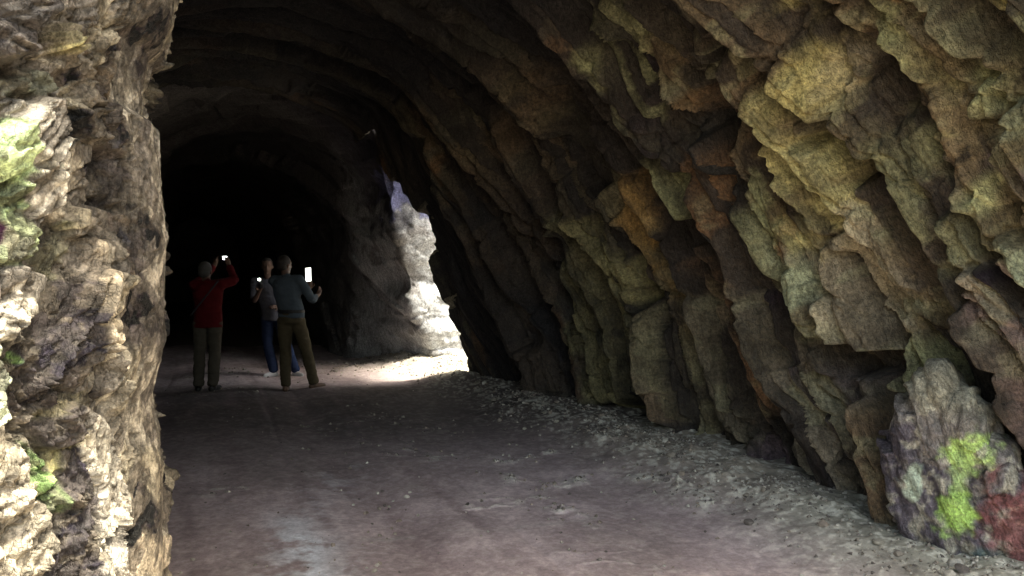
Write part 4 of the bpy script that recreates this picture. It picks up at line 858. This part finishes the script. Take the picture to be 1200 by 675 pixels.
r3_ = build_person(b3, 'person in a blue grey shirt and olive trousers, back turned, holding a lit phone', P3, dict(shirt=BLUEGREY, trousers=OLIVE, shoe=BROWNL, belt=BLACK, sole=BLACK), 'rolled', seed=33, hairm=DHAIR)
P2 = dict(head=(-.215, -.03, 1.70), face=(.3, -1, -.1), chest=(-.22, 0, 1.46), hips=(-.13, 0, .93), shR=(-.405, -.01, 1.465), shL=(-.04, .0, 1.46),
 elR=(-.385, -.10, 1.17), wrR=(-.245, -.30, 1.32), elL=(.06, -.02, 1.17), wrL=(.0, -.25, 1.08), handR=((.35, -.3, .85), (.5, -.6, .2)), handL=((-.3, -.8, .1), (-.4, 0, -.5)),
 hipR=(-.22, 0, .90), hipL=(-.04, 0, .90), knR=(-.20, -.03, .49), knL=(.08, -.02, .49), anR=(-.12, .0, .085), anL=(.21, .02, .085), toeR=(-.6, -.8, 0), toeL=(.8, -.6, 0), hem=-.06, eyes=True, across=(-1, 0, 0))
b2 = K_(-3.55, 11.4)
r2_ = build_person(b2, 'person in a pale tee and jeans, facing this way with a shining phone torch', P2, dict(shirt=TEE, trousers=DENIM, shoe=WHITE, sole=WHITE), 'short', seed=45, hairm=DHAIR)

# ------------------------------------------------------------------ what they hold
def rbox(name, size, r, mat, parent, loc=(0, 0, 0), rot=(0, 0, 0)):
    bm = bmesh.new(); bmesh.ops.create_cube(bm, size=1)
    for v in bm.verts: v.co = Vector((v.co.x*size[0], v.co.y*size[1], v.co.z*size[2]))
    bmesh.ops.bevel(bm, geom=bm.edges[:], offset=r, segments=3, affect='EDGES')
    me = bpy.data.meshes.new(name); bm.to_mesh(me); bm.free(); me.materials.append(mat)
    for p in me.polygons: p.use_smooth = True
    o = bpy.data.objects.new(name, me); link(o, parent); o.location = loc; o.rotation_euler = rot; return o
GLASSY = plain('dark_glass', (.02,.02,.025), .15, .5); CASE = plain('phone_case', (.04,.04,.045), .5)
SCREEN = plain('lit_screen', (.8,.85,.9), .3, emit=(.85, .95, 1.0), strength=1.1); TORCH = plain('torch_lamp', (.9,.9,.9), .3, emit=(.92, .97, 1.0), strength=22)
VIEW = plain('viewfinder_screen', (.7,.8,.9), .3, emit=(.75, .85, 1.0), strength=2.5)
def phone(loc, rot, label, lit='screen', parent=None, w_=.078, h_=.16):
    r = bpy.data.objects.new('phone', None); link(r); r.location = loc; r.rotation_euler = rot; r.empty_display_size = .05; tag(r, label, 'phone')
    rbox('case', (w_, .010, h_), .004, CASE, r)
    rbox('screen', (w_*.92, .0016, h_*.95), .0006, SCREEN if lit == 'screen' else GLASSY, r, (0, -.0056, 0))
    rbox('camera_bump', (.026, .003, .030), .001, GLASSY, r, (-.02, .0065, h_*.36))
    if lit == 'torch': rbox('torch_lamp', (.030, .003, .030), .0012, TORCH, r, (.012, .0068, h_*.36))
    return r
B = Vector(b3); phone(B+Vector((.035, .36, 1.575)), (R(-6), R(-5), R(-14)), 'phone with a glowing white screen held up by the person in the blue grey shirt', 'screen', w_=.092, h_=.20)
B = Vector(b2); phone(B+Vector((-.185, -.405, 1.445)), (R(5), R(8), R(176)), 'phone with its torch shining held by the person in the pale tee', 'torch')
B = Vector(b1); r = bpy.data.objects.new('camera_body', None); link(r); r.name = 'compact_camera'; r.location = B+Vector((.115, .34, 1.785)); r.rotation_euler = (R(8), 0, R(-5)); tag(r, 'small dark camera with a glowing screen held overhead by the person in red', 'camera')
rbox('camera_case', (.125, .03, .072), .008, CASE, r); rbox('screen', (.062, .002, .046), .0008, VIEW, r, (.018, -.0162, 0))
bm = bmesh.new(); bmesh.ops.create_cone(bm, cap_ends=True, segments=24, radius1=.027, radius2=.025, depth=.035); me = bpy.data.meshes.new('lens'); bm.to_mesh(me); bm.free(); me.materials.append(GLASSY); l = bpy.data.objects.new('lens', me); link(l, r); l.location = (0, .030, 0); l.rotation_euler = (R(90), 0, 0)
rbox('shutter_button', (.014, .012, .006), .002, GLASSY, r, (.04, 0, .038))
